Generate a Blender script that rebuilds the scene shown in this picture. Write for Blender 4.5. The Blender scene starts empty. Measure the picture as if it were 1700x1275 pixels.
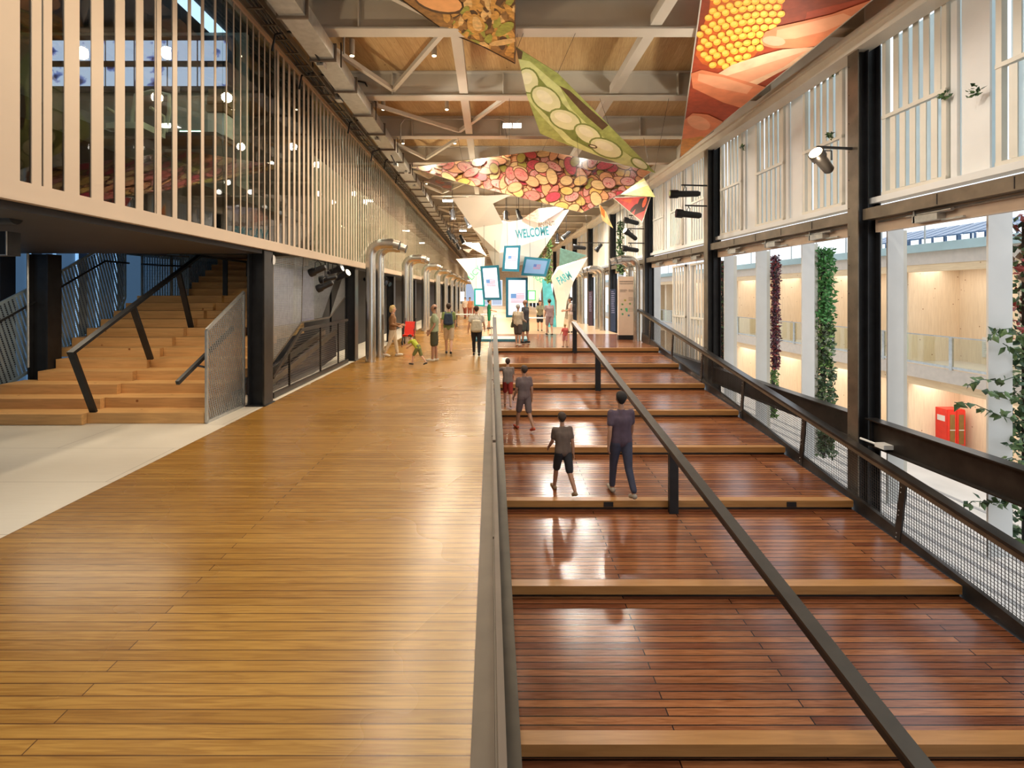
import bpy, math, random
from mathutils import Vector, Matrix

# ------------------------------------------------------------------ camera, sky, exposure, main lights
scn = bpy.context.scene
col = scn.collection
W, H = 1700.0, 1275.0
F, VX, VY, CZ = 860.0, 814.0, 487.0, 2.0
cd = bpy.data.cameras.new('camera')
cd.sensor_width = 36.0
cd.lens = F / W * 36.0
cd.shift_x = (W / 2 - VX) / W
cd.shift_y = -(H / 2 - VY) / W
cd.clip_start = 0.05
cd.clip_end = 500
cam = bpy.data.objects.new('camera', cd)
cam.location = (0, 0, CZ)
cam.rotation_euler = (math.radians(90), 0, 0)
col.objects.link(cam)
scn.camera = cam
scn.view_settings.view_transform = 'Standard'
scn.view_settings.look = 'None'
scn.view_settings.gamma = 1
scn.view_settings.use_curve_mapping = False
scn.view_settings.exposure = 0.35
scn.cycles.max_bounces = 8
scn.cycles.transparent_max_bounces = 24
scn.cycles.sample_clamp_indirect = 6.0

world = bpy.data.worlds.new('overcast_sky')
scn.world = world
world.use_nodes = True
wn = world.node_tree
wn.nodes['Background'].inputs['Color'].default_value = (0.86, 0.93, 1.0, 1)
wn.nodes['Background'].inputs['Strength'].default_value = 1.25


def area(name, loc, rot, sx, sy, power, colr, spread=180):
    l = bpy.data.lights.new(name, 'AREA')
    l.shape = 'RECTANGLE'
    l.size, l.size_y = sx, sy
    l.energy = power
    l.color = colr
    l.spread = math.radians(spread)
    o = bpy.data.objects.new(name, l)
    o.location = loc
    o.rotation_euler = [math.radians(a) for a in rot]
    col.objects.link(o)
    return o


def spot(name, loc, target, power, colr, ang=60, blend=0.5, r=0.06):
    l = bpy.data.lights.new(name, 'SPOT')
    l.energy = power
    l.color = colr
    l.spot_size = math.radians(ang)
    l.spot_blend = blend
    l.shadow_soft_size = r
    o = bpy.data.objects.new(name, l)
    o.location = loc
    d = Vector(target) - Vector(loc)
    o.rotation_euler = d.to_track_quat('-Z', 'Y').to_euler()
    col.objects.link(o)
    return o


WARM = (1.0, 0.83, 0.60)
NEUT = (1.0, 0.93, 0.82)

# ------------------------------------------------------------------ helpers
def P(px, py, d):
    return Vector(((px - VX) / F * d, d, CZ - (py - VY) / F * d))


def PX(px, py, X):          # pixel on the plane x = X
    d = X * F / (px - VX)
    return Vector((X, d, CZ - (py - VY) / F * d))


def beam_y(y):              # the crossbeam nearest to y
    return 9.15 + 3.08 * round((y - 9.15) / 3.08)


class Plane:
    def __init__(s, a, b, c):
        s.a = P(*a)
        s.n = (P(*b) - s.a).cross(P(*c) - s.a).normalized()
        if s.n.dot(Vector((0, 0, CZ)) - s.a) < 0:
            s.n = -s.n

    def on(s, px, py, off=0.0):
        o = Vector((0, 0, CZ))
        r = Vector(((px - VX) / F, 1.0, -(py - VY) / F))
        t = (s.a + s.n * off - o).dot(s.n) / r.dot(s.n)
        return o + r * t


WL = {}


class MB:
    def __init__(s):
        s.v, s.f, s.m, s.sm = [], [], [], []

    def add(s, vs, fs, m=0, smooth=False):
        b = len(s.v)
        s.v += [Vector(v) for v in vs]
        for f in fs:
            s.f.append([i + b for i in f])
            s.m.append(m)
            s.sm.append(smooth)
        return s

    def hexa(s, p, m=0):    # p: 4 bottom, 4 top
        return s.add(p, [(3, 2, 1, 0), (4, 5, 6, 7), (0, 1, 5, 4), (1, 2, 6, 5), (2, 3, 7, 6), (3, 0, 4, 7)], m)

    def box(s, x0, x1, y0, y1, z0, z1, m=0):
        return s.hexa([(x0, y0, z0), (x1, y0, z0), (x1, y1, z0), (x0, y1, z0),
                       (x0, y0, z1), (x1, y0, z1), (x1, y1, z1), (x0, y1, z1)], m)

    def bar(s, p, q, w, h, up=(0, 0, 1), m=0):
        p, q = Vector(p), Vector(q)
        d = (q - p).normalized()
        up = Vector(up)
        sd = d.cross(up)
        if sd.length < 1e-4:
            sd = d.cross(Vector((0, 1, 0)))
        sd.normalize()
        u = sd.cross(d).normalized()
        a, b = sd * w / 2, u * h / 2
        return s.hexa([p - a - b, p + a - b, q + a - b, q - a - b, p - a + b, p + a + b, q + a + b, q - a + b], m)

    def prism(s, pts, vec, m=0):
        pts = [Vector(p) for p in pts]
        vec = Vector(vec)
        n = len(pts)
        vs = pts + [p + vec for p in pts]
        fs = [tuple(range(n)), tuple(range(2 * n - 1, n - 1, -1))]
        fs += [(i, i + n, (i + 1) % n + n, (i + 1) % n) for i in range(n)]
        return s.add(vs, fs, m)

    def poly(s, pts, m=0):
        return s.add(pts, [tuple(range(len(pts)))], m)

    def tube(s, pts, r, seg=12, m=0, cap=True):
        pts = [Vector(p) for p in pts]
        n = len(pts)
        rs = r if isinstance(r, (list, tuple)) else [r] * n
        vs, fs = [], []
        prev = None
        for i, p in enumerate(pts):
            if i == 0:
                t = pts[1] - pts[0]
            elif i == n - 1:
                t = pts[-1] - pts[-2]
            else:
                t = (pts[i + 1] - p).normalized() + (p - pts[i - 1]).normalized()
            if t.length < 1e-9:
                t = pts[-1] - pts[0]
            t.normalize()
            if prev is None:
                a = t.cross(Vector((0, 0, 1)))
                if a.length < 1e-3:
                    a = t.cross(Vector((0, 1, 0)))
            else:
                a = prev - t * prev.dot(t)
            a.normalize()
            prev = a
            b = t.cross(a)
            for k in range(seg):
                an = 2 * math.pi * k / seg
                vs.append(p + (a * math.cos(an) + b * math.sin(an)) * rs[i])
        for i in range(n - 1):
            for k in range(seg):
                k2 = (k + 1) % seg
                fs.append((i * seg + k, i * seg + k2, (i + 1) * seg + k2, (i + 1) * seg + k))
        s.add(vs, fs, m, True)
        if cap:
            s.add(vs[:seg], [tuple(range(seg))], m)
            s.add(vs[-seg:], [tuple(range(seg - 1, -1, -1))], m)
        return s

    def ell(s, c, rx, ry, rz, rot=None, seg=14, rings=8, m=0):
        c = Vector(c)
        vs, fs = [], []
        for i in range(rings + 1):
            ph = math.pi * i / rings
            for k in range(seg):
                th = 2 * math.pi * k / seg
                v = Vector((rx * math.sin(ph) * math.cos(th), ry * math.sin(ph) * math.sin(th), rz * math.cos(ph)))
                if rot:
                    v = rot @ v
                vs.append(c + v)
        for i in range(rings):
            for k in range(seg):
                k2 = (k + 1) % seg
                fs.append((i * seg + k, (i + 1) * seg + k, (i + 1) * seg + k2, i * seg + k2))
        return s.add(vs, fs, m, True)

    def build(s, name, mats, parent=None, loc=None):
        if not isinstance(mats, (list, tuple)):
            mats = [mats]
        if parent is not None:
            wl = WL[parent]
        elif loc is not None:
            wl = Vector(loc)
        else:
            xs = [v.x for v in s.v]; ys = [v.y for v in s.v]; zs = [v.z for v in s.v]
            wl = Vector(((min(xs) + max(xs)) / 2, (min(ys) + max(ys)) / 2, min(zs)))
        me = bpy.data.meshes.new(name)
        me.from_pydata([v - wl for v in s.v], [], s.f)
        for mt in mats:
            me.materials.append(mt)
        for p, mi, sm in zip(me.polygons, s.m, s.sm):
            p.material_index = mi
            p.use_smooth = sm
        me.update()
        o = bpy.data.objects.new(name, me)
        col.objects.link(o)
        if parent is not None:
            o.parent = parent
        else:
            o.location = wl
        WL[o] = wl
        return o


def tag(o, label, cat, group=None, kind=None):
    o['label'] = label
    o['category'] = cat
    if group:
        o['group'] = group
    if kind:
        o['kind'] = kind
    return o


def thing(name, label, cat, loc=(0, 0, 0), group=None):
    o = bpy.data.objects.new(name, None)
    o.empty_display_size = 0.2
    col.objects.link(o)
    o.location = loc
    WL[o] = Vector(loc)
    return tag(o, label, cat, group)


def struct(o):
    o['kind'] = 'structure'
    return o


def copy_thing(root, dloc, label=None, group=None):
    def rec(o, par):
        c = o.copy()
        col.objects.link(c)
        if par is not None:
            c.parent = par
        for ch in [x for x in KIDS.get(o, [])]:
            rec(ch, c)
        return c
    r = rec(root, None)
    r.location = Vector(root.location) + Vector(dloc)
    if label:
        r['label'] = label
    if group:
        r['group'] = group
    return r


KIDS = {}


def index_kids():
    KIDS.clear()
    for o in scn.objects:
        if o.parent:
            KIDS.setdefault(o.parent, []).append(o)


ORD = ['first', 'second', 'third', 'fourth', 'fifth', 'sixth', 'seventh', 'eighth', 'ninth', 'tenth', 'eleventh',
       'twelfth', 'thirteenth', 'fourteenth', 'fifteenth', 'sixteenth', 'seventeenth', 'eighteenth', 'nineteenth',
       'twentieth', 'twenty-first', 'twenty-second', 'twenty-third', 'twenty-fourth', 'twenty-fifth', 'twenty-sixth',
       'twenty-seventh', 'twenty-eighth', 'twenty-ninth', 'thirtieth', 'thirty-first', 'thirty-second',
       'thirty-third', 'thirty-fourth', 'thirty-fifth', 'thirty-sixth', 'thirty-seventh', 'thirty-eighth',
       'thirty-ninth', 'fortieth']

# ------------------------------------------------------------------ materials
def base_mat(name):
    m = bpy.data.materials.new(name)
    m.use_nodes = True
    nt = m.node_tree
    return m, nt, nt.nodes['Principled BSDF']


def mat(name, c, rough=0.5, metal=0.0, var=0.12, scale=6.0, bump=0.0, emit=None, es=0.0, spec=0.5, stretch=(1, 1, 1)):
    m, nt, b = base_mat(name)
    tc = nt.nodes.new('ShaderNodeTexCoord')
    mp = nt.nodes.new('ShaderNodeMapping')
    mp.inputs['Scale'].default_value = stretch
    nz = nt.nodes.new('ShaderNodeTexNoise')
    nz.inputs['Scale'].default_value = scale
    nz.inputs['Detail'].default_value = 5
    rp = nt.nodes.new('ShaderNodeValToRGB')
    lo = [x * (1 - var) for x in c]
    hi = [min(1, x * (1 + var)) for x in c]
    rp.color_ramp.elements[0].position = 0.3
    rp.color_ramp.elements[1].position = 0.7
    rp.color_ramp.elements[0].color = (*lo, 1)
    rp.color_ramp.elements[1].color = (*hi, 1)
    L = nt.links.new
    L(tc.outputs['Object'], mp.inputs['Vector'])
    L(mp.outputs['Vector'], nz.inputs['Vector'])
    L(nz.outputs['Fac'], rp.inputs['Fac'])
    L(rp.outputs['Color'], b.inputs['Base Color'])
    b.inputs['Roughness'].default_value = rough
    b.inputs['Metallic'].default_value = metal
    b.inputs['Specular IOR Level'].default_value = spec
    if bump:
        bp = nt.nodes.new('ShaderNodeBump')
        bp.inputs['Strength'].default_value = bump
        bp.inputs['Distance'].default_value = 0.02
        L(nz.outputs['Fac'], bp.inputs['Height'])
        L(bp.outputs['Normal'], b.inputs['Normal'])
    if emit:
        b.inputs['Emission Color'].default_value = (*emit, 1)
        b.inputs['Emission Strength'].default_value = es
    return m


def planks(name, c1, c2, gap, row=0.1, length=2.4, mortar=0.006, rotz=0.0, rough=0.3, grain=0.25, tint=None, knots=False, rough_var=0.1, bump=0.25):
    m, nt, b = base_mat(name)
    L = nt.links.new
    N = nt.nodes.new
    tc = N('ShaderNodeTexCoord')
    mp = N('ShaderNodeMapping')
    mp.inputs['Rotation'].default_value = (0, 0, rotz)
    br = N('ShaderNodeTexBrick')
    br.inputs['Scale'].default_value = 1.0
    br.inputs['Brick Width'].default_value = length
    br.inputs['Row Height'].default_value = row
    br.inputs['Mortar Size'].default_value = mortar
    br.inputs['Mortar Smooth'].default_value = 0.2
    br.inputs['Color1'].default_value = (*c1, 1)
    br.inputs['Color2'].default_value = (*c2, 1)
    br.inputs['Mortar'].default_value = (*gap, 1)
    br.offset = 0.37
    L(tc.outputs['Object'], mp.inputs['Vector'])
    L(mp.outputs['Vector'], br.inputs['Vector'])
    m2 = N('ShaderNodeMapping')
    m2.inputs['Scale'].default_value = (1.6, 28, 1)
    L(mp.outputs['Vector'], m2.inputs['Vector'])
    nz = N('ShaderNodeTexNoise')
    nz.inputs['Scale'].default_value = 1.5
    nz.inputs['Detail'].default_value = 8
    nz.inputs['Distortion'].default_value = 1.2
    L(m2.outputs['Vector'], nz.inputs['Vector'])
    rp = N('ShaderNodeValToRGB')
    rp.color_ramp.elements[0].position = 0.35
    rp.color_ramp.elements[0].color = (1 - grain, 1 - grain * 1.25, 1 - grain * 1.5, 1)
    rp.color_ramp.elements[1].position = 0.62
    rp.color_ramp.elements[1].color = (1, 1, 1, 1)
    L(nz.outputs['Fac'], rp.inputs['Fac'])
    mx = N('ShaderNodeMix')
    mx.data_type = 'RGBA'
    mx.blend_type = 'MULTIPLY'
    mx.inputs['Factor'].default_value = 1.0
    L(br.outputs['Color'], mx.inputs[6])
    L(rp.outputs['Color'], mx.inputs[7])
    # broad wear
    n3 = N('ShaderNodeTexNoise')
    n3.inputs['Scale'].default_value = 0.5
    n3.inputs['Detail'].default_value = 3
    L(mp.outputs['Vector'], n3.inputs['Vector'])
    r3 = N('ShaderNodeValToRGB')
    r3.color_ramp.elements[0].position = 0.35
    r3.color_ramp.elements[0].color = (0.86, 0.84, 0.82, 1)
    r3.color_ramp.elements[1].position = 0.65
    r3.color_ramp.elements[1].color = (1, 1, 1, 1)
    L(n3.outputs['Fac'], r3.inputs['Fac'])
    m3 = N('ShaderNodeMix')
    m3.data_type = 'RGBA'
    m3.blend_type = 'MULTIPLY'
    m3.inputs['Factor'].default_value = 1.0
    L(mx.outputs[2], m3.inputs[6])
    L(r3.outputs['Color'], m3.inputs[7])
    out = m3.outputs[2]
    if knots:
        vo = N('ShaderNodeTexVoronoi')
        vo.inputs['Scale'].default_value = 2.6
        L(tc.outputs['Object'], vo.inputs['Vector'])
        rk = N('ShaderNodeValToRGB')
        rk.color_ramp.elements[0].position = 0.03
        rk.color_ramp.elements[0].color = (0.35, 0.2, 0.1, 1)
        rk.color_ramp.elements[1].position = 0.075
        rk.color_ramp.elements[1].color = (1, 1, 1, 1)
        L(vo.outputs['Distance'], rk.inputs['Fac'])
        m4 = N('ShaderNodeMix')
        m4.data_type = 'RGBA'
        m4.blend_type = 'MULTIPLY'
        m4.inputs['Factor'].default_value = 1.0
        L(out, m4.inputs[6])
        L(rk.outputs['Color'], m4.inputs[7])
        out = m4.outputs[2]
    L(out, b.inputs['Base Color'])
    mr = N('ShaderNodeMapRange')
    mr.inputs['To Min'].default_value = rough - rough_var
    mr.inputs['To Max'].default_value = rough + rough_var
    L(n3.outputs['Fac'], mr.inputs['Value'])
    L(mr.outputs['Result'], b.inputs['Roughness'])
    bp = N('ShaderNodeBump')
    bp.inputs['Strength'].default_value = bump
    bp.inputs['Distance'].default_value = 0.01
    bp.invert = True
    L(br.outputs['Fac'], bp.inputs['Height'])
    L(bp.outputs['Normal'], b.inputs['Normal'])
    return m


def wood(name, c, var=0.15, rough=0.45, axis='x', knots=True, spec=0.4):
    m, nt, b = base_mat(name)
    L = nt.links.new
    N = nt.nodes.new
    tc = N('ShaderNodeTexCoord')
    mp = N('ShaderNodeMapping')
    mp.inputs['Scale'].default_value = {'x': (1, 14, 14), 'y': (14, 1, 14), 'z': (14, 14, 1)}[axis]
    nz = N('ShaderNodeTexNoise')
    nz.inputs['Scale'].default_value = 1.6
    nz.inputs['Detail'].default_value = 6
    nz.inputs['Distortion'].default_value = 0.8
    rp = N('ShaderNodeValToRGB')
    rp.color_ramp.elements[0].position = 0.3
    rp.color_ramp.elements[1].position = 0.65
    rp.color_ramp.elements[0].color = (c[0] * (1 - var), c[1] * (1 - var * 1.3), c[2] * (1 - var * 1.6), 1)
    rp.color_ramp.elements[1].color = (*[min(1, x * (1 + var * 0.5)) for x in c], 1)
    L(tc.outputs['Object'], mp.inputs['Vector'])
    L(mp.outputs['Vector'], nz.inputs['Vector'])
    L(nz.outputs['Fac'], rp.inputs['Fac'])
    out = rp.outputs['Color']
    if knots:
        vo = N('ShaderNodeTexVoronoi')
        vo.inputs['Scale'].default_value = 3.2
        L(tc.outputs['Object'], vo.inputs['Vector'])
        rk = N('ShaderNodeValToRGB')
        rk.color_ramp.elements[0].position = 0.04
        rk.color_ramp.elements[0].color = (0.4, 0.22, 0.12, 1)
        rk.color_ramp.elements[1].position = 0.09
        rk.color_ramp.elements[1].color = (1, 1, 1, 1)
        L(vo.outputs['Distance'], rk.inputs['Fac'])
        m4 = N('ShaderNodeMix')
        m4.data_type = 'RGBA'
        m4.blend_type = 'MULTIPLY'
        m4.inputs['Factor'].default_value = 1.0
        L(out, m4.inputs[6])
        L(rk.outputs['Color'], m4.inputs[7])
        out = m4.outputs[2]
    L(out, b.inputs['Base Color'])
    b.inputs['Roughness'].default_value = rough
    b.inputs['Specular IOR Level'].default_value = spec
    return m


def glass_mat(name, tint=(0.9, 0.96, 0.93), ior=1.5, rough=0.02):
    m = bpy.data.materials.new(name)
    m.use_nodes = True
    nt = m.node_tree
    nt.nodes.clear()
    N = nt.nodes.new
    L = nt.links.new
    o = N('ShaderNodeOutputMaterial')
    t = N('ShaderNodeBsdfTransparent')
    t.inputs['Color'].default_value = (*tint, 1)
    g = N('ShaderNodeBsdfGlossy')
    g.inputs['Roughness'].default_value = rough
    fr = N('ShaderNodeFresnel')
    fr.inputs['IOR'].default_value = ior
    nz = N('ShaderNodeTexNoise')
    nz.inputs['Scale'].default_value = 0.7
    bp = N('ShaderNodeBump')
    bp.inputs['Strength'].default_value = 0.02
    L(nz.outputs['Fac'], bp.inputs['Height'])
    L(bp.outputs['Normal'], g.inputs['Normal'])
    ge = N('ShaderNodeNewGeometry')
    iv = N('ShaderNodeMath'); iv.operation = 'SUBTRACT'; iv.inputs[0].default_value = 1.0
    L(ge.outputs['Backfacing'], iv.inputs[1])
    ml = N('ShaderNodeMath'); ml.operation = 'MULTIPLY'
    L(fr.outputs['Fac'], ml.inputs[0]); L(iv.outputs[0], ml.inputs[1])
    mx = N('ShaderNodeMixShader')
    L(ml.outputs[0], mx.inputs['Fac'])
    L(t.outputs['BSDF'], mx.inputs[1])
    L(g.outputs['BSDF'], mx.inputs[2])
    L(mx.outputs['Shader'], o.inputs['Surface'])
    return m


def emis(name, c, s, var=0.0, scale=3.0):
    m = mat(name, c, 0.4, var=var, scale=scale, emit=c, es=s)
    if var:
        nt = m.node_tree
        b = nt.nodes['Principled BSDF']
        for n in nt.nodes:
            if n.type == 'VALTORGB':
                nt.links.new(n.outputs['Color'], b.inputs['Emission Color'])
    return m


M = {}
M['oak'] = planks('oak_deck_planks', (0.485, 0.262, 0.058), (0.375, 0.188, 0.038), (0.13, 0.055, 0.015), row=0.083, length=5.3, mortar=0.0035, rough=0.27, grain=0.3, bump=0.15)
M['ipe'] = planks('red_hardwood_planks', (0.40, 0.16, 0.062), (0.19, 0.062, 0.028), (0.012, 0.005, 0.003), row=0.095, length=3.7, mortar=0.007, rough=0.19, grain=0.35, rough_var=0.07, bump=0.3)
M['nosing'] = wood('hardwood_nosing', (0.42, 0.21, 0.07), rough=0.3, axis='x', knots=False)
M['ceilwood'] = planks('larch_ceiling_boards', (0.62, 0.435, 0.215), (0.53, 0.355, 0.16), (0.42, 0.25, 0.10), row=0.20, length=3.1, mortar=0.003, rotz=math.pi / 2 + 0.12, rough=0.55, grain=0.2, knots=True, bump=0.1)
M['pine'] = wood('pine_step', (0.70, 0.40, 0.155), rough=0.5)
M['whitefloor'] = planks('pale_stone_tiles', (0.80, 0.74, 0.63), (0.78, 0.72, 0.61), (0.52, 0.47, 0.39), row=1.2, length=2.4, mortar=0.006, rough=0.4, grain=0.03, bump=0.05)
M['beam'] = mat('cream_painted_steel', (0.52, 0.475, 0.395), 0.5, var=0.05, scale=2)
M['black'] = mat('black_steel', (0.018, 0.018, 0.02), 0.4, 0.3, var=0.3, scale=5)
M['dark'] = mat('dark_bronze_steel', (0.045, 0.038, 0.033), 0.34, 0.6, var=0.3, scale=4)
M['steel'] = mat('raw_mill_steel', (0.20, 0.165, 0.125), 0.38, 0.7, var=0.25, scale=3)
M['trimsteel'] = mat('brushed_edge_steel', (0.13, 0.095, 0.068), 0.55, 0.15, var=0.12, scale=5)
M['rail'] = mat('satin_handrail_steel', (0.065, 0.055, 0.042), 0.36, 0.4, var=0.12, scale=5)
M['galv'] = mat('galvanised_sheet', (0.50, 0.50, 0.48), 0.36, 0.75, var=0.12, scale=9)
M['duct'] = mat('polished_duct_steel', (0.62, 0.60, 0.56), 0.24, 0.95, var=0.06, scale=4)
M['white'] = mat('white_powder_coat', (0.74, 0.73, 0.70), 0.4, var=0.04, scale=2)
M['cream'] = mat('cream_louver_paint', (0.70, 0.655, 0.56), 0.4, var=0.06, scale=2)
M['frit'] = mat('cream_gallery_paint', (0.58, 0.46, 0.35), 0.4, var=0.03, scale=1.5)
M['cap'] = mat('pinkish_gallery_cap', (0.66, 0.50, 0.37), 0.4, var=0.05)
M['glass'] = glass_mat('clear_glass')
M['gglass'] = glass_mat('gallery_glass', (0.80, 0.86, 0.82), ior=1.9)
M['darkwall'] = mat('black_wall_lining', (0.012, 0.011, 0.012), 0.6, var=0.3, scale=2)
M['bluewall'] = mat('blue_translucent_cladding', (0.10, 0.15, 0.21), 0.4, var=0.15, scale=1, emit=(0.10, 0.20, 0.34), es=0.30)
M['bluestrip'] = mat('lit_blue_strip', (0.3, 0.5, 0.7), 0.4, var=0.05, emit=(0.28, 0.52, 0.80), es=0.7)
M['mesh'] = mat('grey_expanded_mesh', (0.30, 0.30, 0.29), 0.4, 0.6, var=0.1)
M['concrete'] = mat('pale_paving', (0.62, 0.60, 0.57), 0.7, var=0.08, scale=1.2)
M['larch'] = wood('outdoor_larch_panel', (0.86, 0.69, 0.49), var=0.08, rough=0.55, axis='z')
M['larch2'] = wood('outdoor_larch_beam', (0.84, 0.62, 0.38), var=0.1, rough=0.55, axis='y')
M['fascia'] = mat('pale_fascia', (0.66, 0.56, 0.47), 0.5, var=0.05)
M['roofglass'] = mat('blue_grey_roof_sheet', (0.42, 0.55, 0.56), 0.3, var=0.15, scale=0.6)
M['navy'] = mat('blue_solar_roof', (0.10, 0.17, 0.30), 0.3, var=0.2)
M['red'] = mat('red_cabinet_paint', (0.75, 0.035, 0.02), 0.35, var=0.08)
M['ply'] = mat('white_plastic', (0.75, 0.75, 0.73), 0.4, var=0.03)
# ------------------------------------------------------------------ floors, ramp, ceiling, walls
PY = 18.9
NS, DR = 2.025, 0.3025
SL = DR / NS
b = MB()
b.box(-4.0, -0.06, -3.0, PY, -0.12, 0.0)
b.box(-4.0, -0.06, PY, 86, -0.12, 0.0)
struct(b.build('floor', M['oak']))
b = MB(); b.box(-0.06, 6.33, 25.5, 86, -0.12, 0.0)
struct(b.build('floor_beyond', mat('reflection_toned_floor', (0.62, 0.43, 0.26), 0.28, var=0.08, scale=2)))  # reflections on the far floor put into this paler colour
b = MB(); b.box(-12, -4.0, -3, 86, -0.12, -0.002)
struct(b.build('floor_left', M['whitefloor']))
b = MB(); b.box(6.8, 60, -25, 120, -4.0, -3.8)
struct(b.build('floor_outside', M['concrete']))
b = MB()
for i in range(8):
    b.box(9.2 + i * 0.55, 9.32 + i * 0.55, -10, 60, -3.8, -3.79)
struct(b.build('trim_1', mat('grey_paving_strip', (0.33, 0.33, 0.33), 0.7, var=0.1)))
# side of the deck above the ramp
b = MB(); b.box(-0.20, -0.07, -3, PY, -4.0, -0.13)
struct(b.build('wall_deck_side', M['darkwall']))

rs = thing('ramp_staircase', 'broad flight of sloping red hardwood steps descending towards the camera', 'stairs', (3.1, PY, -0.3))
b = MB(); b.box(-0.05, 6.33, PY + 0.16, 25.5, -0.12, 0.0)
b.build('landing', M['ipe'], rs)
for n in range(0, 10):
    y = PY - n * NS
    z = -n * DR
    b = MB()
    # beam shaped nosing
    b.box(0.06, 6.15, y, y + 0.155, z - 0.11, z + 0.002)
    b.build('nosing', M['nosing'], rs)
    b = MB()
    b.box(0.06, 6.15, y + 0.04, y + 0.10, z - 0.30, z - 0.11)
    b.build('riser', M['dark'], rs)
    y1 = y - NS + 0.155
    za, zb = z - 0.155, z - DR
    b = MB()
    b.hexa([(0.06, y1, zb - 0.05), (6.15, y1, zb - 0.05), (6.15, y + 0.04, za - 0.05), (0.06, y + 0.04, za - 0.05),
            (0.06, y1, zb), (6.15, y1, zb), (6.15, y + 0.04, za), (0.06, y + 0.04, za)])
    b.build('tread', M['ipe'], rs)
for n, xs in ((5, (2.0, 5.1)),):
    for x in xs:
        b = MB(); b.box(x - 0.08, x + 0.08, PY - n * NS - 0.012, PY - n * NS, -n * DR - 0.10, -n * DR - 0.02)
        b.build('step_light', M['black'], rs)

# brown steel edge strip between the deck and ramp, glass and rails
b = MB(); b.box(-0.085, 0.02, -1.0, PY + 0.05, -0.05, 0.012)
tag(b.build('edge_strip', M['trimsteel']), 'long brown metal strip edging the deck beside the glass balustrade', 'metal strip')
gb = thing('glass_balustrade', 'frameless glass balustrade standing along the edge between deck and ramp', 'balustrade', (0.03, 9, 0))
y = 1.2
while y < PY - 0.5:
    y1 = min(y + 2.9, PY)
    b = MB(); b.box(0.025, 0.037, y + 0.02, y1 - 0.02, 0.03, 0.80)
    b.build('glass_pane', M['glass'], gb)
    b = MB(); b.box(0.02, 0.042, y + 0.02, y1 - 0.02, 0.80, 0.825)
    b.build('top_channel', M['trimsteel'], gb)
    b = MB(); b.box(0.021, 0.05, y, y1 - 0.01, -0.25, 0.06)
    b.build('base_shoe', M['trimsteel'], gb)
    y += 2.93


def sz(y, off):
    return -(PY - y) * SL + off


lr = thing('ramp_handrail', 'long greenish steel handrail following the left edge of the ramp', 'handrail', (0.15, PY, 0))
b = MB(); b.bar((0.15, 1.5, sz(1.5, 1.05)), (0.15, PY + 0.3, sz(PY + 0.3, 1.05)), 0.135, 0.05)
b.build('rail', M['rail'], lr)
for y in (PY + 0.1, PY - 4.05, PY - 8.1, PY - 12.15, PY - 16.2):
    b = MB(); b.box(0.11, 0.17, y - 0.03, y + 0.03, sz(y, -0.10), sz(y, 1.02))
    b.build('post', M['dark'], lr)

mr = thing('ramp_handrail', 'dark steel handrail running down the middle of the broad steps', 'handrail', (3.06, PY, 0))
b = MB()
b.bar((3.06, 1.5, sz(1.5, 0.93)), (3.06, PY + 0.15, sz(PY + 0.15, 0.93)), 0.15, 0.03)
b.build('rail', M['rail'], mr)
b = MB()
b.bar((3.03, 1.5, sz(1.5, 0.875)), (3.03, PY + 0.15, sz(PY + 0.15, 0.875)), 0.07, 0.08)
b.bar((3.10, 1.5, sz(1.5, 0.885)), (3.10, PY + 0.15, sz(PY + 0.15, 0.885)), 0.03, 0.05)
b.build('under_rail', M['black'], mr)
for y in (PY - 0.06, 14.78, 8.70, 2.65):
    n = max(0, math.ceil((PY - y) / NS - 0.001))
    b = MB(); b.box(2.99, 3.14, y - 0.06, y + 0.02, -n * DR - (0.02 if y > 18 else 0.02) , sz(y, 0.86))
    b.build('post', M['black'], mr)

# right guard with wire mesh
rg = thing('mesh_guardrail', 'dark steel guardrail with wire mesh infill along the right edge of the steps', 'guardrail', (6.22, PY, 0))
y0, y1 = 1.0, 21.6
b = MB()
b.bar((6.22, y0, sz(y0, 0.92)), (6.22, y1, sz(y1, 0.92)), 0.17, 0.04)
b.build('top_rail', M['dark'], rg)
b = MB()
b.bar((6.185, y0, sz(y0, 0.85)), (6.185, y1, sz(y1, 0.85)), 0.05, 0.06)
b.build('under_rail', M['steel'], rg)
b = MB()
b.bar((6.22, y0, sz(y0, -0.12)), (6.22, y1 - 0.4, sz(y1 - 0.4, -0.12)), 0.07, 0.36)
b.build('stringer', M['dark'], rg)
for k in range(-2, 6):
    y = 7.85 + 2.45 * k
    if y < 1.5 or y > 21: continue
    b = MB()
    b.bar((6.19, y + 0.03, sz(y, -0.15)), (6.19, y - 0.10, sz(y - 0.1, 0.86)), 0.03, 0.11, up=(0, 1, 0))
    p = b.build('post', M['dark'], rg)
    b = MB()
    for t in (0.05, 0.12, 0.42, 0.5, 0.8, 0.88):
        b.ell((6.165, y + 0.03 - 0.12 * t, sz(y, -0.1 + 0.95 * t)), 0.008, 0.009, 0.009, seg=6, rings=4)
    b.build('rivets', M['galv'], p)
b = MB()
t = 3.0
while t < 21.4:
    b.bar((6.245, t, sz(t, 0.0)), (6.245, t, sz(t, 0.86)), 0.005, 0.006)
    t += 0.045
o = 0.045
while o < 0.86:
    b.bar((6.245, 2.5, sz(2.5, o)), (6.245, 21.4, sz(21.4, o)), 0.005, 0.005)
    o += 0.045
b.build('wire_mesh', M['dark'], rg)

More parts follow.
